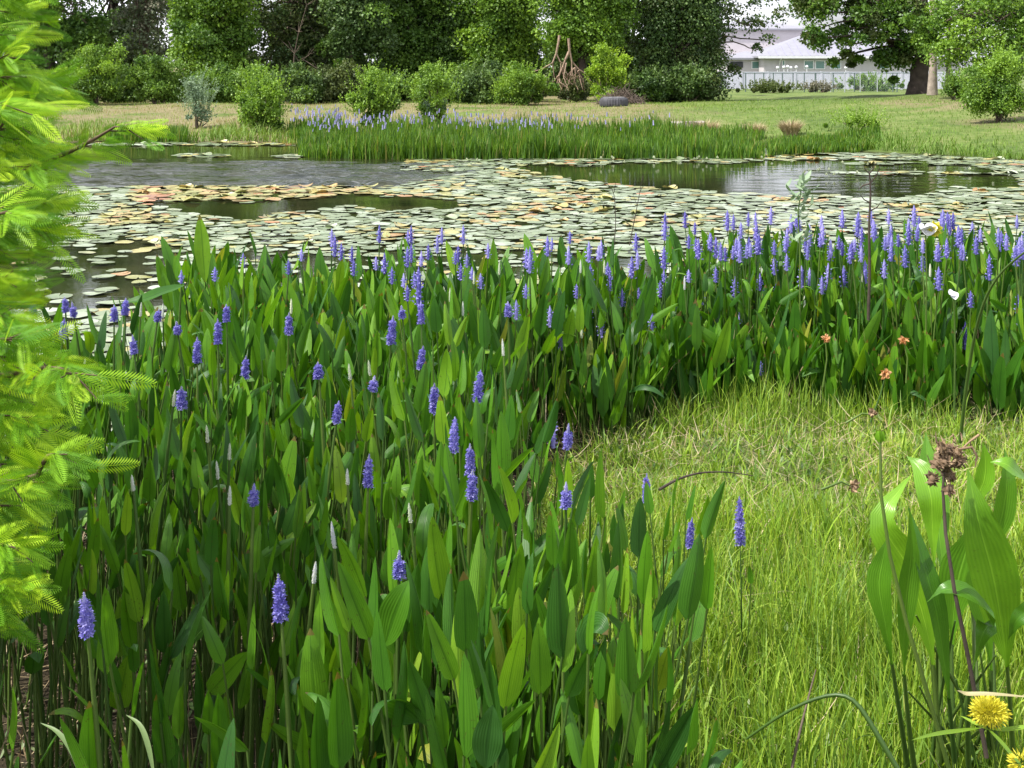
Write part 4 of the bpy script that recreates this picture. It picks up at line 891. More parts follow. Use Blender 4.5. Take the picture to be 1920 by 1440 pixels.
bush('young_shrub', 'rounded green shrub behind the violet far flowers', 700, 22, (655, 125, 745, 242), 'bright', 30, 230, 0.065, second='mid', group='young shrubs on the far bank')
bush('young_shrub', 'leaning loose green shrub right of the rounded one', 812, 22.6, (770, 125, 860, 238), 'bright', 26, 160, 0.065, second='blue', group='young shrubs on the far bank')
bush('young_shrub', 'large vivid green shrub on the right bank below the trees', 1868, 21, (1800, 85, 1945, 268), 'bright', 46, 300, 0.06, second='mid', group='young shrubs on the far bank')
bush('low_bush', 'green weedy bush at the right end of the far pickerelweed', 1600, 20.9, (1560, 222, 1660, 262), 'bright', 16, 200, 0.05)
bush('low_bush', 'grey-green bush between the oak trunk and the right shrub', 1790, 28, (1765, 140, 1820, 196), 'mid', 16, 200, 0.07)

UG = [(x, x + 105, U(122, 150), 203 if x < 500 else 192, U(31.2 , 32.2), ['mid', 'dark', 'olive', 'mid'][k % 4], 'in the strip below the treeline, %s from the left' % ORD[k]) for k, x in enumerate(range(90, 1010, 84))]
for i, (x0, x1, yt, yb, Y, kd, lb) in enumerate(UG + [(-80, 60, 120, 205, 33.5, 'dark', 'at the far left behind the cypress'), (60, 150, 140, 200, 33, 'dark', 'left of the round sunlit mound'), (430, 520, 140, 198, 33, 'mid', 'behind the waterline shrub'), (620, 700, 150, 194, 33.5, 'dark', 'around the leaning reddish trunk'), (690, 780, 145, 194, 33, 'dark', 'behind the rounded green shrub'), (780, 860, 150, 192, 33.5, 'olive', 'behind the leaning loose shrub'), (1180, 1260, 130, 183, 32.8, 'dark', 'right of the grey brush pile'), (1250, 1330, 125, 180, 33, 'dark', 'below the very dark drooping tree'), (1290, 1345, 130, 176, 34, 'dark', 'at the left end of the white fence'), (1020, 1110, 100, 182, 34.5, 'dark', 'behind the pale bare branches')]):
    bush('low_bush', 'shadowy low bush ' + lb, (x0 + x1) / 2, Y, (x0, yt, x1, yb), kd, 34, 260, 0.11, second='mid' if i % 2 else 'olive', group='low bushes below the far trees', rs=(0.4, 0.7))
# pale bare branches hanging and splaying downward
root = thing('fallen_branch', 'bare pale brown branches splaying downward below the bright green tree', 'branch', tuple(W(1060, 178, 31.2 * YS)))
base = np.array(W(1060, 178, 31.2 * YS)); mb = MB()
def px3(x, y, dy=0): return W(x, y, 31.2 * YS + dy) - base
def br(pts, r0, r1):
    p = np.array([px3(*q) for q in pts]); tube(mb, p, np.linspace(r0, r1, len(p)), 6)
br([(1049, 66), (1047, 80), (1043, 100)], .05, .04); br([(1043, 100), (1036, 118), (1015, 130), (1000, 134)], .035, .012); br([(1043, 100), (1050, 116), (1060, 120), (1055, 135)], .03, .012); br([(1036, 118), (1038, 135), (1040, 150)], .02, .008)
br([(1052, 118), (1050, 140), (1046, 152)], .02, .008); br([(1066, 72), (1068, 95), (1060, 112)], .05, .045); br([(1068, 95), (1072, 115), (1085, 130), (1098, 138), (1108, 152)], .04, .012); br([(1066, 97), (1055, 125), (1047, 142), (1043, 168)], .04, .012)
for k in range(34):
    x0, y0 = random.choice([(1047, 142), (1055, 125), (1078, 126), (1085, 132), (1072, 112), (1062, 118), (1070, 135), (1060, 140)])
    x1 = x0 + U(-22, 22); y1 = min(U(146, 176), 178); xm = (x0 + x1) / 2 + U(-9, 9); br([(x0, y0, U(-.3, .3)), (xm, (y0 + y1) / 2, U(-.4, .4)), (x1, y1, U(-.5, .5))], .022, .008)
mb.build('branch', M['deadwood'], root)
# brush pile
base = np.array(W(1165, 178, 29.4 * YS)); base[2] = float(terr(base[0], 29.4 * YS)); root = thing('brush_pile', 'grey-brown heap of dead brush behind the old tyre', 'brush pile', tuple(base)); mb = MB()
for k in range(420):
    a = U(0, 6.28); r = U(0, 1) ** 0.6; x = math.cos(a) * r * 0.8; y = math.sin(a) * r * 0.5; z = (1 - r) * 0.65 * U(0.2, 1) + 0.03; d = norm([U(-1, 1), U(-1, 1), U(-0.6, 0.9)]) * U(0.15, 0.4)
    tube(mb, np.array([[x, y, z], [x + d[0] / 2, y + d[1] / 2, z + d[2] / 2 + 0.03], [x + d[0], y + d[1], max(0.01, z + d[2])]]), [0.012, 0.009, 0.004], 4, cap=False)
mb.build('twigs', M['grey'], root)
# pale limbs inside the trees
for i, (pts, lb) in enumerate([([(548, 150), (552, 100), (560, 60), (575, 10)], 'bare pale sapling showing inside the dark olive tree'), ([(598, 190), (597, 130), (570, 112), (560, 115)], 'crooked grey dead sapling at the foot of the dark olive tree')]):
    b0 = np.array(W(pts[0][0], 185, 33.4 * YS)); b0[2] = float(terr(b0[0], 33.4 * YS)); root = thing('dead_sapling', lb, 'dead tree', tuple(b0), 0, 'dead saplings'); mb = MB()
    p = np.vstack([[0, 0, 0], np.array([W(x, y, 33.4 * YS) for x, y in pts]) - b0]); tube(mb, p, np.linspace(.03, .01, len(p)), 6)
    for k in range(14): q = p[RS.randint(1, len(p))]; limb(mb, q, q + np.array([U(-.7, .7), U(-.3, .1), U(0.0, .6)]), .014, .004, ns=4)
    mb.build('trunk', M['bark'], root)

# ------------------------------------------------------------------ tyre, slab, dry clumps
tp = np.array(W(1151, 193, 28.2 * YS)); tp[2] = float(terr(tp[0], 28.2 * YS)); root = thing('old_tyre', 'old grey tyre lying flat on the grass before the brush pile', 'tyre', tuple(tp))
rub = plain('weathered_rubber', (0.07, 0.07, 0.08), 0.75, 0.4, 6, 0.3); mb = MB(); prof = [(0.27, 0.02), (0.29, -0.02), (0.40, -0.03), (0.45, 0.03), (0.462, 0.09), (0.462, 0.17), (0.45, 0.23), (0.40, 0.28), (0.29, 0.27), (0.27, 0.23), (0.275, 0.12)]
n = 64; th = np.arange(n) * 2 * math.pi / n; v = []
for i, (r, z) in enumerate(prof):
    rr = np.full(n, r); 
    if 3 <= i <= 6: rr = r - 0.014 * (np.arange(n) % 2)
    v.append(np.stack([np.cos(th) * rr, np.sin(th) * rr, np.full(n, z)], -1))
K = len(prof); f = [[i * n + j, i * n + (j + 1) % n, ((i + 1) % K) * n + (j + 1) % n, ((i + 1) % K) * n + j] for i in range(K) for j in range(n)]
mb.add(np.concatenate(v), f); mb.build('tread', rub, root, smooth=False)
mb = MB(); tube(mb, np.array([[math.cos(a) * 0.345, math.sin(a) * 0.345, 0.288] for a in np.linspace(0, 2 * math.pi, 33)]), 0.012, 6, cap=False); mb.build('sidewall_rim', plain('pale_rubber', (0.22, 0.22, 0.23), 0.8), root)
sp_ = np.array(W(1288, 228, 21.6 * YS)); sp_[2] = float(terr(sp_[0], 21.6 * YS)); mb = MB(); rs_ = np.random.RandomState(3)
th = np.arange(14) * 2 * math.pi / 14; top = np.stack([np.cos(th) * 0.42, np.sin(th) * 0.35, 0.22 + 0.02 * np.sin(th * 3)], -1) * (1 + 0.08 * np.sin(th * 4 + 1))[:, None]; bot = top * np.array([0.92, 0.92, 0]) + np.array([0, 0, -0.08])
mb.add(np.vstack([top, bot]), [[i, i + 14, (i + 1) % 14 + 14, (i + 1) % 14] for i in range(14)]); mb.add(top, [list(range(14))])
o = mb.build('stone_slab', plain('stone', (0.30, 0.27, 0.24), 0.9, 0.35, 7, 0.8, 14), smooth=False); o.location = sp_; tag(o, 'flat grey stone slab at the back of the far pickerelweed', 'stone')
for px, w_, lb in ((1322, 0.42, 'largest pinkish dry grass clump right of the stone slab'), (1412, 0.30, 'pale dry grass clump in the middle of three'), (1482, 0.26, 'right-hand straw-coloured dry grass clump')):
    g = np.array(W(px, 236, 20.9 * YS)); g[2] = float(terr(g[0], 20.9 * YS)); n = 900; a = U(0, 6.28, n); q = U(0, 1, n) ** 0.6 * w_ * 0.6; mb = MB()
    blades(mb, np.column_stack([np.cos(a) * q, np.sin(a) * q * 0.7, np.zeros(n)]), U(0.28, 0.5, n), a + U(-.6, .6, n), U(0.3, 1.6, n), 0.012, U(0.4, 1, n), 4, lean=U(0, 0.4, n))
    o = mb.build('dry_grass_clump', M['straw']); o.location = g; tag(o, lb, 'grass clump', 'dry grass clumps on the far bank')

# ------------------------------------------------------------------ house and fences
wallm = plain('house_stucco', (0.50, 0.47, 0.50), 0.85, 0.06, 2); roofm = plain('metal_roof', (0.25, 0.25, 0.29), 0.5, 0.08, 3, spec=0.5); trimm = plain('white_trim', (0.72, 0.72, 0.76), 0.6, 0.05, 4)
m, nt, out = newmat('window_glass'); p = node(nt, 'ShaderNodeBsdfPrincipled', {'Base Color': (0.10, 0.22, 0.20, 1), 'Roughness': 0.12, 'Specular IOR Level': 0.7}); nt.links.new(p.outputs[0], out.inputs[0]); glass = m
root = thing('house', 'white house with lavender-grey metal hip roofs behind the fences', 'house', (W(1550, 172, 96)[0], 96, 0.1)); hb = np.array([W(1550, 172, 96)[0], 96, 0.1])
def hx(px, Y=96): return float(W(px, 110, Y)[0] - hb[0])
def hz(py, Y=96): return float(W(1550, py, Y)[2] - hb[2])
ze = hz(108); X0, X1 = hx(1432), hx(1800)
mb = MB(); box(mb, (X0, 0, 0), (X1, 9, ze)); box(mb, (hx(1372), 2.0, 0), (X0 - 0.003, 9, ze - 0.15)); mb.build('wall', wallm, root, smooth=False)
mb = MB(); box(mb, (hx(1340, 105), 9.003, 0), (hx(1506, 105), 16, hz(57, 106))); mb.build('upper_wall', wallm, root, smooth=False)
def hip(mb, x0, x1, y0, y1, z, rise, ov=0.45, th=0.14):
    a = [x0 - ov, y0 - ov, z]; b = [x1 + ov, y0 - ov, z]; c = [x1 + ov, y1 + ov, z]; d = [x0 - ov, y1 + ov, z]; hw = (y1 - y0) / 2 + ov; ym = (y0 + y1) / 2
    r1 = [min(x0 - ov + hw, (x0 + x1) / 2), ym, z + rise]; r2 = [max(x1 + ov - hw, (x0 + x1) / 2 + 0.01), ym, z + rise]
    V = [a, b, c, d, r1, r2] + [[q[0], q[1], q[2] - th] for q in (a, b, c, d)]
    mb.add(V, [[0, 1, 5, 4], [2, 3, 4, 5], [9, 8, 7, 6], [0, 6, 7, 1], [1, 7, 8, 2], [2, 8, 9, 3], [3, 9, 6, 0]]); mb.add([V[3], V[0], V[4]], [[0, 1, 2]]); mb.add([V[1], V[2], V[5]], [[0, 1, 2]])
    return mb
rf = hip(MB(), X0, X1, 0, 7.0, ze + 0.14, hz(70, 99) - ze).build('roof', roofm, root, smooth=False)
mb = MB()
for k in range(26):
    x = X0 + 0.4 + k * 0.6; t = min(1.0, (k * 0.6 + 0.85) / 3.95); box(mb, (-0.02, 0, 0.0), (0.02, 3.95 * t, 0.03), A=np.array(Matrix.Rotation(math.atan2(hz(70, 99) - ze, 3.95), 3, 'X')), t=(x, -0.45, ze + 0.141)) if x < X1 else None
mb.build('seam', plain('seam_metal', (0.27, 0.265, 0.37), 0.5, 0.05), rf, smooth=False)
hip(MB(), hx(1372), X0 + 1.2, 2.0, 6.0, ze - 0.01, 0.55, 0.3).build('side_roof', roofm, root, smooth=False)
hip(MB(), hx(1340, 105), hx(1506, 105), 9.0, 16, hz(57, 106) + 0.12, hz(38, 112) - hz(57, 106), 0.25).build('upper_roof', roofm, root, smooth=False)
mb = MB(); box(mb, (X0 - 0.48, -0.56, ze - 0.06), (X1 + 0.4, -0.453, ze + 0.12)); mb.build('gutter', trimm, root, smooth=False)
mb = MB(); tube(mb, [(hx(1463), -0.48, ze - 0.05), (hx(1461), -0.2, ze - 0.35), (hx(1461), -0.06, ze - 0.5), (hx(1461), -0.06, 0)], 0.05, 6); mb.build('downspout', trimm, root)
def win(x0, x1, y0, y1, dy=0.0, muntin=True):
    a, b_, z1, z0 = hx(x0), hx(x1), hz(y0), hz(y1); mb = MB(); w_ = 0.07
    for lo, hi in (((a, -0.05, z0), (a + w_, 0.02, z1)), ((b_ - w_, -0.05, z0), (b_, 0.02, z1)), ((a + w_, -0.05, z1 - w_), (b_ - w_, 0.02, z1)), ((a + w_, -0.05, z0), (b_ - w_, 0.02, z0 + w_))): box(mb, np.array(lo) + [0, dy, 0], np.array(hi) + [0, dy, 0])
    fr = mb.build('window', trimm, root, smooth=False); mb = MB(); box(mb, (a + w_, -0.02 + dy, z0 + w_), (b_ - w_, -0.004 + dy, z1 - w_)); mb.build('pane', glass, fr, smooth=False)
for w_ in ((1507, 1526, 113, 130), (1528, 1547, 113, 130), (1556, 1577, 113, 130), (1648, 1668, 113, 130), (1466, 1472, 112, 128)): win(*w_)
win(1418, 1438, 114, 130, 2.0)
mb = MB(); box(mb, (hx(1378), 1.95, ze - 0.75), (hx(1402), 1.997, ze - 0.3)); mb.build('vent', plain('dark_vent', (0.05, 0.05, 0.06)), root, smooth=False)
# white panel fence
fw = plain('white_vinyl', (0.55, 0.55, 0.66), 0.5, 0.05, 3, spec=0.5); Yf = 87.5; fx0 = W(1340, 150, Yf)[0]; fx1 = W(1790, 150, Yf)[0]; zt = W(1550, 134, Yf)[2]
root = thing('panel_fence', 'tall white solid panel fence in front of the house', 'fence', (fx0, Yf, 0.1)); n = 9; wd = (fx1 - fx0) / n; zh = zt - 0.1
for k in range(n):
    mb = MB(); box(mb, (k * wd + 0.07, -0.02, 0.05), ((k + 1) * wd - 0.07, 0.02, zh - 0.1)); 
    for q in range(1, 12): box(mb, (k * wd + 0.07 + q * (wd - .14) / 12 - 0.006, -0.026, 0.06), (k * wd + 0.07 + q * (wd - .14) / 12 + 0.006, -0.021, zh - 0.11))
    box(mb, (k * wd + 0.07, -0.04, zh - 0.098), ((k + 1) * wd - 0.07, 0.04, zh - 0.02)); mb.build('panel', fw, root, smooth=False)
for k in range(n + 1):
    mb = MB(); box(mb, (k * wd - 0.068, -0.065, 0), (k * wd + 0.068, 0.065, zh)); po = mb.build('post', fw, root, smooth=False)
# round white lamps on the far side of the fence
for i, px in enumerate((1458, 1470, 1477, 1483, 1493, 1513, 1586)):
    b0 = np.array(W(px, 127 - (i % 3), 91)); root2 = thing('garden_lamp', 'small white globe lamp above the panel fence, %s from the left' % ORD[i], 'lamp', (b0[0], 91, 0.1), 0, 'globe lamps above the panel fence'); h = b0[2] - 0.1
    mb = MB(); tube(mb, [(0, 0, 0), (0, 0, h - 0.15)], 0.025, 6); mb.build('pole', trimm, root2)
    mb = MB(); n2 = 8; ph = np.linspace(0.05, math.pi - 0.05, n2); tube(mb, np.column_stack([0 * ph, 0 * ph, h - 0.11 * np.cos(ph)]), 0.11 * np.sin(ph), 12); mb.build('globe', trimm, root2)
# chain-link fence
Yc = 79; cx0 = W(1395, 150, Yc)[0]; cx1 = W(1715, 150, Yc)[0]; root = thing('chain_link_fence', 'chain-link fence with thin grey posts crossing the lawn edge', 'fence', (cx0, Yc, 0.1)); zc = W(1550, 136, Yc)[2] - 0.1
dk = plain('grey_steel', (0.09, 0.13, 0.13), 0.5, 0.2, spec=0.5); lt = plain('galvanised_steel', (0.45, 0.48, 0.50), 0.4, 0.15, metal=0.4); wirem = plain('wire', (0.30, 0.34, 0.36), 0.5)
for px in (1398, 1415, 1432, 1450, 1467, 1487, 1508, 1529, 1558, 1562, 1584, 1602, 1613, 1645, 1674, 1682):
    x = W(px, 150, Yc)[0] - cx0; light = px in (1558, 1584, 1613, 1645); mb = MB(); tube(mb, [(x, 0, -0.1), (x, 0, zc)], 0.035 if px != 1529 else 0.05, 8); mb.build('post', lt if light else dk, root)
mb = MB(); tube(mb, [(0, 0.045, zc - 0.02), (cx1 - cx0, 0.045, zc - 0.02)], 0.02, 6); mb.build('top_rail', dk, root)
mb = MB(); L = cx1 - cx0
for k in range(int(L / 0.16) + 12):
    for s in (-1, 1):
        x0_ = k * 0.16 - (1.9 if s > 0 else 0); x1_ = x0_ + 1.85 * 1.0 * s; p0 = np.array([x0_, 0.0, 0.02]); p1 = np.array([x1_, 0, zc - 0.05])
        if min(p0[0], p1[0]) < 0 or max(p0[0], p1[0]) > L: continue
        tube(mb, [p0, p1], 0.0035, 3, cap=False)
mb.build('wire_mesh', wirem, root)

# ------------------------------------------------------------------ bald cypress at the left edge
nv = 18; tv = []; tf = []; 
tt = np.linspace(0.06, 1, nv)
for i, t in enumerate(tt):
    ln = 0.165 * math.sin(math.pi * min(1, t * 0.80 + 0.14)) ** 0.7
    for s in (-1, 1):
        i0 = len(tv); z0 = t - 0.05; w_ = 0.016
        tv += [[0, 0, z0 - w_], [s * ln * 0.55, 0.02, z0 + ln * 0.40 - w_], [s * ln, 0.0, z0 + ln * 0.72], [s * ln * 0.5, 0.02, z0 + ln * 0.40 + w_ * 1.1]]; tf.append([i0, i0 + 1, i0 + 2, i0 + 3])
i0 = len(tv); tv += [[-.008, -.002, 0], [.008, -.002, 0], [.004, -.002, .98], [-.004, -.002, .98]]; tf.append([i0, i0 + 1, i0 + 2, i0 + 3])
FV = np.array(tv); FF = np.array(tf)
FV[:, 1] += 0.09 * FV[:, 2] ** 2 * -1 - np.abs(FV[:, 0]) * 0.25
tx = -2.15; ty = 2.7; root = thing('cypress_tree', 'young bald cypress with feathery yellow-green fronds at the left edge', 'tree', (tx, ty, 0)); rb = np.array([tx, ty, 0])
mb = MB(); tube(mb, [(0, 0, -.1), (0.01, 0, 0.15), (0.02, 0.01, 0.8), (0.0, 0.02, 1.7), (0.03, 0.0, 2.6), (0.02, 0, 3.3)], [.07, .05, .042, .034, .02, .006], 10); mb.build('trunk', M['bark'], root)
OUT = ([-150, 0, 60, 110, 200, 235, 262, 300, 350, 440, 470, 530, 560, 600, 640, 700, 740, 790, 850, 900, 960, 1000, 1080, 1110, 1150, 1190, 1260], [90, 75, 55, 75, 105, 120, 150, 170, 180, 175, 110, 95, 60, 50, 110, 225, 170, 120, 165, 150, 100, 105, 95, 70, 40, 35, 25])
def branch(py, reach, depth, dens=1.0, rise=None, hero=None):
    tip = P3(reach, py, depth)
    start = np.array([tx + 0.02, ty, tip[2] + (U(-0.22, 0.05) if rise is None else rise)])
    n = 9; t = np.linspace(0, 1, n)[:, None]; mid = (start + tip) / 2 + np.array([0, 0, U(0.03, 0.10)]); p = (1 - t) ** 2 * start + 2 * t * (1 - t) * mid + t ** 2 * tip
    if hero: p = np.vstack([[start], [P3(a, b_, c_) for a, b_, c_ in hero]])
    bm = MB(); n = len(p); tube(bm, p - rb, np.linspace(0.009, 0.0018, n), 5)
    seg = np.linalg.norm(np.diff(p, axis=0), axis=1); cum = np.concatenate([[0], np.cumsum(seg)]); L = cum[-1]
    m_ = int(L * 100 * dens); s = L * (1 - U(0, 1, m_) ** 1.15 * 0.80); s[:4] = L * np.array([1, .985, .97, .95])
    P_ = np.stack([np.interp(s, cum, p[:, k]) for k in range(3)], -1); e = s + 0.02; D = norm(np.stack([np.interp(np.minimum(e, L), cum, p[:, k]) for k in range(3)], -1) - np.stack([np.interp(np.minimum(e, L) - 0.02, cum, p[:, k]) for k in range(3)], -1))
    side = np.where(RS.rand(m_) < 0.5, -1, 1)[:, None] * norm(np.cross(D, np.array([0, 0.25, 1.0]))); 
    sub = RS.rand(m_) < 0.45       # some fronds sit on short side twigs
    offd = norm(D * 0.8 + side * U(0.2, 1, m_)[:, None] + RS.normal(size=(m_, 3)) * 0.35 + np.array([0, 0, -0.15])); off = offd * (U(0.01, 0.06, m_) * sub)[:, None]
    for k in np.where(sub)[0]: tube(bm, [P_[k] - rb, P_[k] + off[k] - rb], [0.0022, 0.001], 3, cap=False)
    ta = np.clip(U(0.4, 1.25, m_), 0, 2); ta[:4] = [0.05, .4, .5, .7]
    d = norm(D + side * ta[:, None] + RS.normal(size=(m_, 3)) * 0.28 + np.array([0, 0, 0.22]) * U(-2.6, 1.2, m_)[:, None])
    nrm = np.array([0.1, -1.0, 0.35]) + RS.normal(size=(m_, 3)) * 0.42
    A = frames(d, nrm) * U(0.058, 0.105, m_)[:, None, None]
    bo = bm.build('branch', M['twig'], root); fm = MB(); fm.inst(FV, FF, A, P_ + off - rb, U(0, 1, m_)); fm.build('fronds', M['cyp'], bo)
branch(0, 0, 2.0, 0.45, hero=[(-60, 330, 2.0), (60, 312, 1.98), (130, 285, 1.96), (175, 262, 1.95), (215, 238, 1.94), (250, 240, 1.93)])
branch(0, 0, 1.9, 1.0, hero=[(-80, 700, 1.7), (20, 703, 1.6), (80, 690, 1.55), (120, 692, 1.5), (142, 705, 1.48)])
branch(0, 0, 1.9, 0.9, hero=[(-80, 900, 1.6), (30, 905, 1.5), (70, 890, 1.46), (88, 855, 1.44), (104, 850, 1.43)])
py = -130
while py < 1180:
    for k in range(2):
        y_ = py + U(-12, 12); r_ = np.interp(y_, *OUT) * U(0.38, 0.80); r_ = r_ - 15 if k else r_ - 60; branch(y_, r_, U(1.55, 2.15), 1.0)
    py += 40
for k in range(8): branch(U(80, 450), U(-10, 110), U(2.0, 2.5), 1.0)

# ------------------------------------------------------------------ arrowhead plant at right
def ribbon_leaf(mb, pts, width, facing, prof=1, nw=7, fold=0.25, mat=0, rnd=None, petiole=None):
    """blade along a 3-D path; facing is the surface normal hint"""
    pts = np.asarray(pts, float); n = 14; s = np.linspace(0, len(pts) - 1, n); k = np.arange(len(pts))
    # smooth the path
    t_ = np.linspace(0, 1, n)
    def cr(P_):
        Q = np.vstack([2 * P_[0] - P_[1], P_, 2 * P_[-1] - P_[-2]]); o = []
        for q in s:
            i = min(int(q), len(P_) - 2); f = q - i; a, b_, c, d = Q[i], Q[i + 1], Q[i + 2], Q[i + 3]; o.append(0.5 * ((2 * b_) + (-a + c) * f + (2 * a - 5 * b_ + 4 * c - d) * f * f + (-a + 3 * b_ - 3 * c + d) * f ** 3))
        return np.array(o)
    c = cr(pts); T = norm(np.gradient(c, axis=0)); nrm = np.asarray(facing, float); nrm = nrm[None] - (T @ nrm)[:, None] * T; nrm = norm(nrm); sd_ = np.cross(nrm, T)
    w = np.sin(np.pi * np.clip(t_, 0, 1) ** (1.12 if prof == 2 else 0.85)) ** (1.25 if prof == 2 else 0.8); w[0] = 0.09; w[-1] = 0.015
    u = np.linspace(-1, 1, nw); x = u[None] * w[:, None] * width / 2
    wav = 0.02 * width * np.sin(t_ * 17)[:, None] * np.abs(u)[None]
    v = c[:, None] + sd_[:, None] * (x * math.cos(fold))[..., None] + nrm[:, None] * (np.abs(x) * math.sin(fold) + wav)[..., None]
    i = np.arange(n - 1)[:, None] * nw; j = np.arange(nw - 1)[None]; f = np.stack([i + j, i + j + 1, i + nw + j + 1, i + nw + j], -1).reshape(-1, 4)
    lp = np.stack(np.broadcast_arrays(u[None], t_[:, None]), -1).reshape(-1, 2); mb.add(v.reshape(-1, 3), f, mat, U(0, 1) if rnd is None else rnd, lp)
KP = 1.95
arb = G(1790, 1500, 0.05); root = thing('arrowhead_plant', 'broad-leaved bright green arrowhead plant at the lower right', 'water plant', tuple(arb))
SL = Vector((-0.55, -0.7, 0.5)); F0 = np.array([-0.1, -1, 0.45])
A_L = [ # blade pixels with depth, width m, petiole foot pixel, facing
 ([(1880, 1185, 1.42), (1862, 1080, 1.40), (1835, 980, 1.39), (1815, 880, 1.40)], 0.088, (1905, 1460), F0, 0.35),
 ([(1735, 1170, 1.50), (1700, 1060, 1.50), (1655, 975, 1.50), (1708, 890, 1.53)], 0.07, (1760, 1480), (-0.6, -0.8, 0.5), 0.85),
 ([(1660, 1170, 1.45), (1648, 1100, 1.45), (1655, 1050, 1.45), (1664, 1008, 1.45)], 0.045, (1720, 1470), (-0.4, -1, 0.3), 0.7),
 ([(1695, 1190, 1.43), (1700, 1110, 1.43), (1708, 1040, 1.43), (1706, 950, 1.43)], 0.042, (1735, 1480), (0.2, -1, 0.3), 0.3),
 ([(1770, 1240, 1.44), (1752, 1130, 1.43), (1722, 1030, 1.44), (1702, 945, 1.46)], 0.046, (1800, 1490), (0.5, -1, 0.2), 0.1),
 ([(1762, 1010, 1.66), (1752, 940, 1.68), (1740, 870, 1.70), (1736, 810, 1.72)], 0.060, (1790, 1480), F0, 0.4),
 ([(1748, 985, 1.62), (1745, 930, 1.62), (1728, 880, 1.64), (1700, 855, 1.66)], 0.055, (1775, 1480), (-.3, -.8, .6), 0.65),
 ([(1790, 1130, 1.60), (1798, 1080, 1.6), (1812, 1030, 1.6), (1822, 980, 1.6)], 0.085, (1800, 1470), F0, 0.45),
 ([(1835, 930, 1.72), (1845, 900, 1.72), (1848, 865, 1.72), (1842, 828, 1.72)], 0.042, (1850, 1470), F0, 0.3),
 ([(1868, 1010, 1.62), (1880, 960, 1.62), (1888, 900, 1.62), (1884, 840, 1.63)], 0.050, (1880, 1480), (0.2, -1, 0.3), 0.05),
 ([(1930, 905, 1.45), (1905, 885, 1.44), (1885, 870, 1.44), (1856, 866, 1.45)], 0.045, (1960, 1300), (-0.1, -0.5, 1), 0.75),
 ([(1840, 1195, 1.36), (1855, 1160, 1.36), (1820, 1118, 1.35), (1775, 1105, 1.35), (1738, 1128, 1.36)], 0.055, (1830, 1480), (0.2, -0.3, 1), 0.6),
 ([(1850, 1180, 1.52), (1838, 1130, 1.52), (1825, 1080, 1.52), (1822, 1060, 1.52)], 0.05, (1835, 1470), F0, 0.7),
 ([(1940, 1130, 1.35), (1920, 1150, 1.35), (1905, 1165, 1.35), (1890, 1200, 1.36)], 0.03, (1890, 1470), F0, 0.2),
]
for pts, wd, ft, fc, rnd in A_L:
    p = np.array([P3(*q) for q in pts]) - arb; mb = MB(); f = G(ft[0], ft[1] + 90, 0.03) - arb; e_ = norm(norm(p[0] - p[1]) + 0.9 * norm(f - p[0])); p = np.vstack([p[0] + e_ * 0.11, p]); ribbon_leaf(mb, p, wd * 1.22, fc, rnd=rnd, prof=2)
    a = p[0]; d = norm(p[1] - p[0]); c1 = a - d * 0.10
    t = np.linspace(0, 1, 9)[:, None]; q = (1 - t) ** 2 * f + 2 * t * (1 - t) * (c1 * 0.75 + f * 0.25) + t ** 2 * (a + d * 0.012); tube(mb, q, np.linspace(0.0085, 0.0040, 9), 6, 1, rnd, cap=False)
    mb.build('leaf', [M['arrow'], M['stem']], root)
# basal extra stems
for k in range(12):
    mb = MB(); f = G(U(1700, 1920), U(1480, 1600), 0.03) - arb; p = P3(U(1680, 1900), U(1150, 1330), 1.5) - arb; tube(mb, [f, (f + p) / 2 + np.array([U(-.02, .02), 0, 0.02]), p], [0.006, 0.005, 0.002], 5, 0, U(0, 1)); mb.build('petiole', M['stem'], root)
# bud stalk
mb = MB(); q = np.array([P3(*a) for a in [(1795, 1500, 1.42), (1745, 1320, 1.40), (1700, 1170, 1.40), (1668, 1040, 1.40), (1652, 930, 1.40), (1650, 828, 1.41)]]) - arb; tube(mb, q, [.0052, .005, .0045, .004, .0036, .003], 7); st = mb.build('flower_stalk', M['stem'], root)
bp = q[-1]; mb = MB()
for k in range(5):
    a = k * 1.257; v, f, lp = leaf_blade(0.026, 0.017, 0.5, -0.5, 0, 6, 3); A = frames(norm(np.array([[math.cos(a) * .3, math.sin(a) * .3, 1]])), np.array([[math.cos(a), math.sin(a), 0]]))[0]; mb.add(v @ A.T + bp + np.array([math.cos(a), math.sin(a), 0]) * 0.003, f, 0, 0.9, lp)
mb.build('flower_bud', M['arrow'], st)
# dead seed head on dark stalk
mb = MB(); q = np.array([P3(*a) for a in [(1850, 1420, 1.34), (1815, 1230, 1.34), (1790, 1110, 1.34), (1773, 1000, 1.35), (1768, 920, 1.36), (1770, 885, 1.36)]]) - arb; tube(mb, q, [.005, .0046, .0042, .0038, .0032, .0025], 8); st = mb.build('dead_flower_stalk', M['deadstalk'], root)
mb = MB()
def knob(mb, c, r, n=20):
    r = r * 1.3
    d = norm(RS.normal(size=(n, 3))); mb.inst(QV * np.array([.9, 1, 1]), QF, frames(d) * r * 1.5, np.tile(c, (n, 1)), U(0, 1, n)); 
    ph = np.linspace(0.1, 3.04, 5); tube(mb, c + np.column_stack([0 * ph, 0 * ph, -r * .7 * np.cos(ph)]), r * .7 * np.sin(ph), 7, 0, U(0, .5))
for (x, y, r) in [(1765, 858, .011), (1790, 870, .009), (1748, 898, .010), (1775, 888, .008), (1783, 895, .008), (1768, 840, .010), (1800, 862, .008), (1779, 918, .009), (1757, 870, .009), (1785, 845, .009), (1773, 868, .01), (1795, 850, .007)]: c = P3(x, y, 1.355 + U(-.02, .02)) - arb; knob(mb, c, r); tube(mb, [q[-1], (q[-1] + c) / 2 + RS.normal(size=3) * .004, c], .0013, 4)
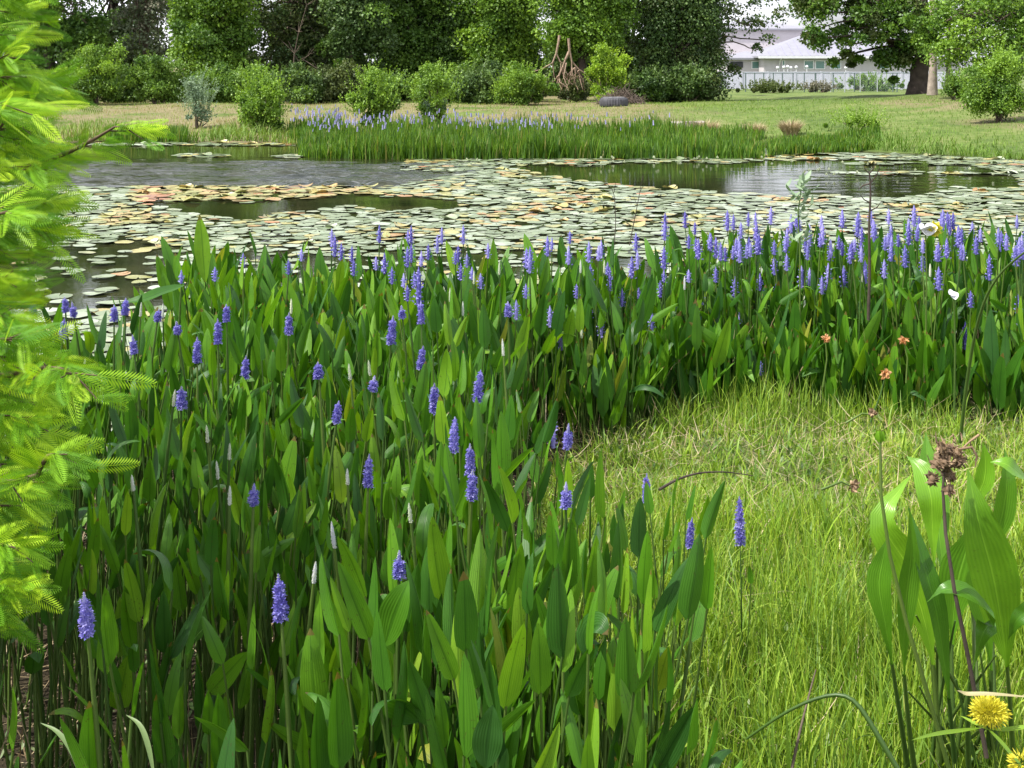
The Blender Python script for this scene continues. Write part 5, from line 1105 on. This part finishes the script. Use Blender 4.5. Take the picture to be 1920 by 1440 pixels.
for k in range(26):                     # curled withered bracts
    c = P3(1785 + U(-28, 38), 850 + U(-26, 28), 1.355 + U(-.02, .02)) - arb; d = norm(RS.normal(size=3) + [0.3, 0, 0.3]) * U(.010, .024); tube(mb, [c, c + d * .5 + RS.normal(size=3) * .004, c + d + RS.normal(size=3) * .006], [.0018, .0024, .0006], 4, 0, U(0, 1))
tube(mb, np.array([P3(*a) for a in [(1775, 860, 1.355), (1800, 842, 1.355), (1822, 838, 1.355), (1832, 856, 1.355), (1828, 876, 1.355)]]) - arb, [.002, .003, .003, .0028, .001], 5, 0, .4)
tube(mb, np.array([P3(*a) for a in [(1800, 845, 1.36), (1818, 828, 1.36), (1836, 815, 1.36)]]) - arb, [.002, .002, .003], 5, 0, .7)
mb.build('seed_head', M['brownhead'], st)

# yellow flat sedge at the bottom right
sb = G(1868, 1560, 0.05); hd = P3(1855, 1335, 1.24) - sb; root = thing('yellow_sedge', 'flatsedge with a bushy yellow flower head at the bottom right corner', 'sedge', tuple(sb)); mb = MB()
tube(mb, [(0, 0, 0), hd * 0.5 + np.array([0.01, 0, 0]), hd - np.array([0, 0, 0.02])], [.003, .0026, .002], 6); mb.build('stem', M['stem'], root)
mb = MB(); n = 1100; d = norm(RS.normal(size=(n, 3)) + np.array([0, 0, .35])); r = U(0.35, 1, n)[:, None] * np.array([.034, .03, .022]); mb.inst(np.array([[0, 0, 0], [.16, 0, .5], [0, 0, 1.], [-.16, 0, .5]]), QF, frames(d) * U(.007, .012, n)[:, None, None], hd + d * r, U(0, 1, n)); 
for k in range(40): dd = norm(RS.normal(size=3) + [0, 0, .5]); tube(mb, [hd - [0, 0, .015], hd + dd * .026], .0006, 3, cap=False)
mb.build('flower_head', M['yellow'], root)
def thinleaf(root, pts, w, mat, rnd=0.5, name='leaf', fc=(0, -.5, 1), off=None):
    p = np.array([P3(*a) for a in pts]) - (sb if off is None else off); mb = MB(); ribbon_leaf(mb, p, w, fc, nw=3, fold=0.4, rnd=rnd); return mb.build(name, mat, root)
for pts, rn in (([(1840, 1365, 1.24), (1790, 1372, 1.22), (1750, 1378, 1.20), (1708, 1388, 1.18)], .3), ([(1850, 1365, 1.24), (1870, 1385, 1.2), (1900, 1420, 1.15), (1925, 1450, 1.1)], .2), ([(1795, 1295, 1.22), (1815, 1302, 1.22), (1860, 1302, 1.21), (1940, 1308, 1.2)], .95), ([(1855, 1368, 1.24), (1890, 1368, 1.24), (1930, 1362, 1.24), (1980, 1350, 1.25)], .4), ([(1852, 1368, 1.24), (1825, 1355, 1.25), (1800, 1342, 1.27)], .5)): thinleaf(root, pts, .010, M['grass'], rn)
# second, partly hidden head at the corner
c_ = P3(1916, 1430, 1.12) - sb; mb = MB(); n = 120; d = norm(RS.normal(size=(n, 3))); mb.inst(np.array([[0, 0, 0], [.16, 0, .5], [0, 0, 1.], [-.16, 0, .5]]), QF, frames(d) * .014, c_ + d * .012, U(0, 1, n)); mb.build('flower_head', M['yellow'], root)

# bent green stem in the lower right grass
def stalk(name, label, cat, pts, r0, r1, mat, ns=6, group=None):
    p = np.array([P3(*a) for a in pts]); mb = MB(); n = 16; s = np.linspace(0, len(p) - 1, n); k = np.arange(len(p))
    q = np.stack([np.interp(s, k, p[:, i]) for i in range(3)], -1)
    for _ in range(2): q[1:-1] = (q[:-2] + q[1:-1] * 2 + q[2:]) / 4
    b0 = q[0].copy(); root = thing(name, label, cat, tuple(b0), 0, group); tube(mb, q - b0, np.linspace(r0, r1, n), ns, 0, .5); mb.build('stem', mat, root); return root, b0, q - b0
stalk('bent_rush', 'thick green rush bent over into an arch in the lower right grass', 'rush', [(1700, 1470, 1.32), (1655, 1395, 1.33), (1612, 1320, 1.35), (1580, 1298, 1.36), (1530, 1308, 1.37), (1470, 1335, 1.38), (1400, 1385, 1.4)], .0065, .0025, M['stem'])
stalk('dry_rush', 'reddish dry stalk leaning in the grass behind the bent rush', 'dead stalk', [(1485, 1440, 1.45), (1500, 1370, 1.46), (1515, 1310, 1.47), (1530, 1255, 1.48)], .0035, .0015, M['bark'])
KP = 1.48
stalk('long_grass_stem', 'long pale grass stem arching up to the right edge over the pickerelweed', 'grass stem', [(1800, 830, 2.75), (1812, 720, 2.7), (1828, 620, 2.65), (1850, 550, 2.6), (1880, 505, 2.55), (1925, 470, 2.5)], .006, .003, M['stem'])
r_, b0, q = stalk('fallen_twig', 'thin dark curved twig lying on the clearing grass', 'twig', [(1236, 918, 2.85), (1270, 898, 2.88), (1310, 886, 2.9), (1360, 884, 2.92), (1412, 892, 2.95)], .005, .0015, M['deadstalk'])
r_, b0, q = stalk('dead_weed', 'tall thin dark dead weed rising above the spikes at right', 'dead weed', [(1628, 600, 4.3), (1631, 500, 4.3), (1629, 420, 4.3), (1633, 360, 4.3), (1630, 325, 4.3)], .008, .004, M['deadstalk'])
for a, b_, dx, dz in ((13, 0, -.06, -.03), (13, 0, .05, .09), (15, 0, -.03, .04), (15, 0, .03, .05), (9, 0, .06, .05), (10, 0, -.05, .04)): mb = MB(); tube(mb, [q[a], q[a] + [dx * .6, 0, dz * .4], q[a] + [dx, 0, dz]], [.004, .003, .001], 4); mb.build('twig', M['deadstalk'], r_)
for pts, lb in (([(1535, 480, 4.6), (1532, 400, 4.6), (1537, 350, 4.6), (1533, 318, 4.6)], 'faint thin dead weed over the lily pads at centre right'), ([(1180, 460, 4.9), (1196, 380, 4.9), (1206, 325, 4.9)], 'slim dead weed over the lily pads right of centre'), ([(1150, 470, 4.7), (1155, 420, 4.7), (1152, 360, 4.7), (1130, 335, 4.7)], 'forked dead weed over the lily pads near the centre')):
    if lb[0] == 'f' and 'faint' in lb: continue
    r_, b0, q = stalk('dead_weed', lb, 'dead weed', pts, .003, .0012, M['deadstalk'], 4)
    for k in (7, 10, 13): mb = MB(); tube(mb, [q[k], q[k] + [U(-.08, .08), 0, U(.02, .08)]], [.0018, .0008], 3); mb.build('twig', M['deadstalk'], r_)
# leafy weed above the spikes
b0 = P3(1500, 470, 4.6); root = thing('leafy_weed', 'light green leafy weed sprouting above the spikes by the lily pads', 'weed', tuple(b0)); mb = MB(); tube(mb, [(0, 0, -.4), (0, 0, 0), (-.01, 0, .2), (.01, 0, .36)], [.006, .005, .004, .002], 5); mb.build('stem', M['stem'], root); mb = MB(); n = 60; zz = U(0.02, .38, n)
v, f, lp = leaf_blade(1, .42, .3, .5, 0, 5, 3); dd = norm(np.column_stack([RS.normal(size=(n, 2)), U(0.1, .9, n)])); mb.inst(v, f, frames(dd, np.tile([0, -.3, 1.], (n, 1))) * U(.04, .075, n)[:, None, None], np.column_stack([RS.normal(size=(n, 2)) * .03, zz]), U(.6, 1, n), 0, lp); mb.build('leaves', FO['blue'], root)

KP = 1.48
# dried orange seed heads standing in the pickerelweed
for i, (x, y, d, dx, dy, lb) in enumerate(((1548, 636, 3.3, -5, 90, 'orange dried flower head above the clearing, farthest left'), (1694, 638, 3.3, 5, 80, 'orange dried flower head near the mossy stalks at right'), (1660, 702, 3.0, -28, 90, 'orange dried flower head leaning over the clearing edge'), (1636, 775, 2.7, -50, 18, 'small brown dried flower head on a bent stem'), (1600, 910, 2.2, -60, 8, 'brown dried flower head low in the thatch'))):
    b0 = P3(x, y, d); root = thing('dried_flower', lb, 'dried flower', tuple(b0), 0, 'dried flower heads over the clearing'); mb = MB(); e = P3(x + dx, y + dy, d) - b0; tube(mb, [e, e * .5 + [0.01, 0, .015], (0, 0, -.005)], [.0035, .003, .002], 5); mb.build('stem', M['stem'], root)
    mb = MB(); n = 26; dd = norm(RS.normal(size=(n, 3)) + [0, -.2, .2]); v, f, lp = leaf_blade(1, .6, .4, 1.6, .8, 5, 3); mb.inst(v, f, frames(dd) * U(.016, .03, n)[:, None, None] * (.95 if i < 3 else .8), np.zeros((n, 3)), U(0, 1, n), 0, lp); mb.build('flower_head', M['orangehead'] if i < 3 else M['brownhead'], root)
# unclear white blob with a yellow side and pale bluish smear, shaped as blossoms
for x, y, d, s, lb, yel in ((1735, 432, 4.3, .055, 'white blob with a yellow side, shaped as a blossom, back of stand at right', True), (1788, 548, 3.5, .028, 'pale bluish-white smear shaped as torn petals hanging at right', False)):
    b0 = P3(x, y, d); root = thing('white_blob', lb, 'blossom', tuple(b0), 0, 'white blobs shaped as blossoms in the stand'); mb = MB(); tube(mb, [(0.01, 0.02, -.5), (0.01, .01, -.2), (0, 0, 0)], [.005, .004, .003], 5); mb.build('stem', M['stem'], root)
    for k in range(3 if yel else 2):
        mb = MB(); v, f, lp = leaf_blade(s * 1.3, s * 1.3, .25, .7, .2, 8, 5); a = -1.2 + k * 1.2; dv = norm(np.array([[math.sin(a), -.5, math.cos(a) * (.5 if yel else -1)]])); A = frames(dv, np.array([[0, -1, .6]]))[0]; mb.add(v @ A.T, f, 0, .5, lp); mb.build('petal', M['white'], root)
    if yel: mb = MB(); knob(mb, np.array([.045, -.01, .01]), .022, 50); mb.build('centre', M['yellow'], root)
KP = 1.7
# special leaves of the near stand: bent blade over the water and curled leaf
def special(lb, pts, w, foot, fc, rnd, nm='bent_leaf'):
    p = np.array([P3(*a) for a in pts]); f = G(*foot, 0.02); root = thing(nm, lb, 'leaf', tuple(f)); mb = MB(); ribbon_leaf(mb, p - f, w * 1.15, fc, rnd=rnd); d = norm(p[1] - p[0]); tube(mb, [(0, 0, -.03), (p[0] - f) * .55 + [0, 0, .03], p[0] - f], [.006, .005, .003], 6, 1); mb.build('leaf', [M['pick'], M['stem']], root)
special('long pale leaf bent flat over the water at left', [(345, 535, 3.3), (310, 545, 3.25), (270, 560, 3.2), (225, 568, 3.2)], .055, (372, 760), (0, -.6, 1), .95)
special('upright bright leaf pair standing highest against the lily pads', [(385, 530, 3.9), (381, 480, 3.9), (378, 440, 3.9), (374, 402, 3.9)], .075, (390, 700), (0, -1, .3), .7, 'tall_leaf')
special('glossy leaf curled over at its top near the bottom centre', [(1107, 1240, 1.45), (1105, 1190, 1.45), (1122, 1172, 1.43), (1140, 1190, 1.42)], .05, (1095, 1560), (-.2, -.7, .7), .6, 'curled_leaf')
special('broad bright leaf in front of the small violet spike', [(722, 1210, 1.40), (735, 1165, 1.39), (750, 1125, 1.38), (766, 1088, 1.38)], .052, (700, 1600), (-.3, -1, .4), .93, 'broad_leaf')
special('broad upright bright leaf at the bottom edge left of centre', [(912, 1440, 1.15), (913, 1400, 1.15), (918, 1360, 1.15), (924, 1322, 1.15)], .042, (905, 2000), (0, -1, .4), .85, 'broad_leaf')
# arching grass blades at bottom left
for i, (pts, lb) in enumerate((([(165, 1500, 1.15), (140, 1420, 1.16), (110, 1375, 1.17), (75, 1355, 1.18)], 'pale arching grass blade at the bottom left, leaning left'), ([(290, 1460, 1.15), (278, 1400, 1.16), (262, 1360, 1.17), (236, 1340, 1.18)], 'pale arching grass blade at bottom left, right of the other'))):
    f = P3(*pts[0]); root = thing('grass_blade', lb, 'grass blade', tuple(f), 0, 'arching grass blades'); thinleaf(root, pts, .009, M['weed'], .7, 'blade', off=f)
print('objects', len(bpy.data.objects), 'verts', sum(len(m.vertices) for m in bpy.data.meshes))
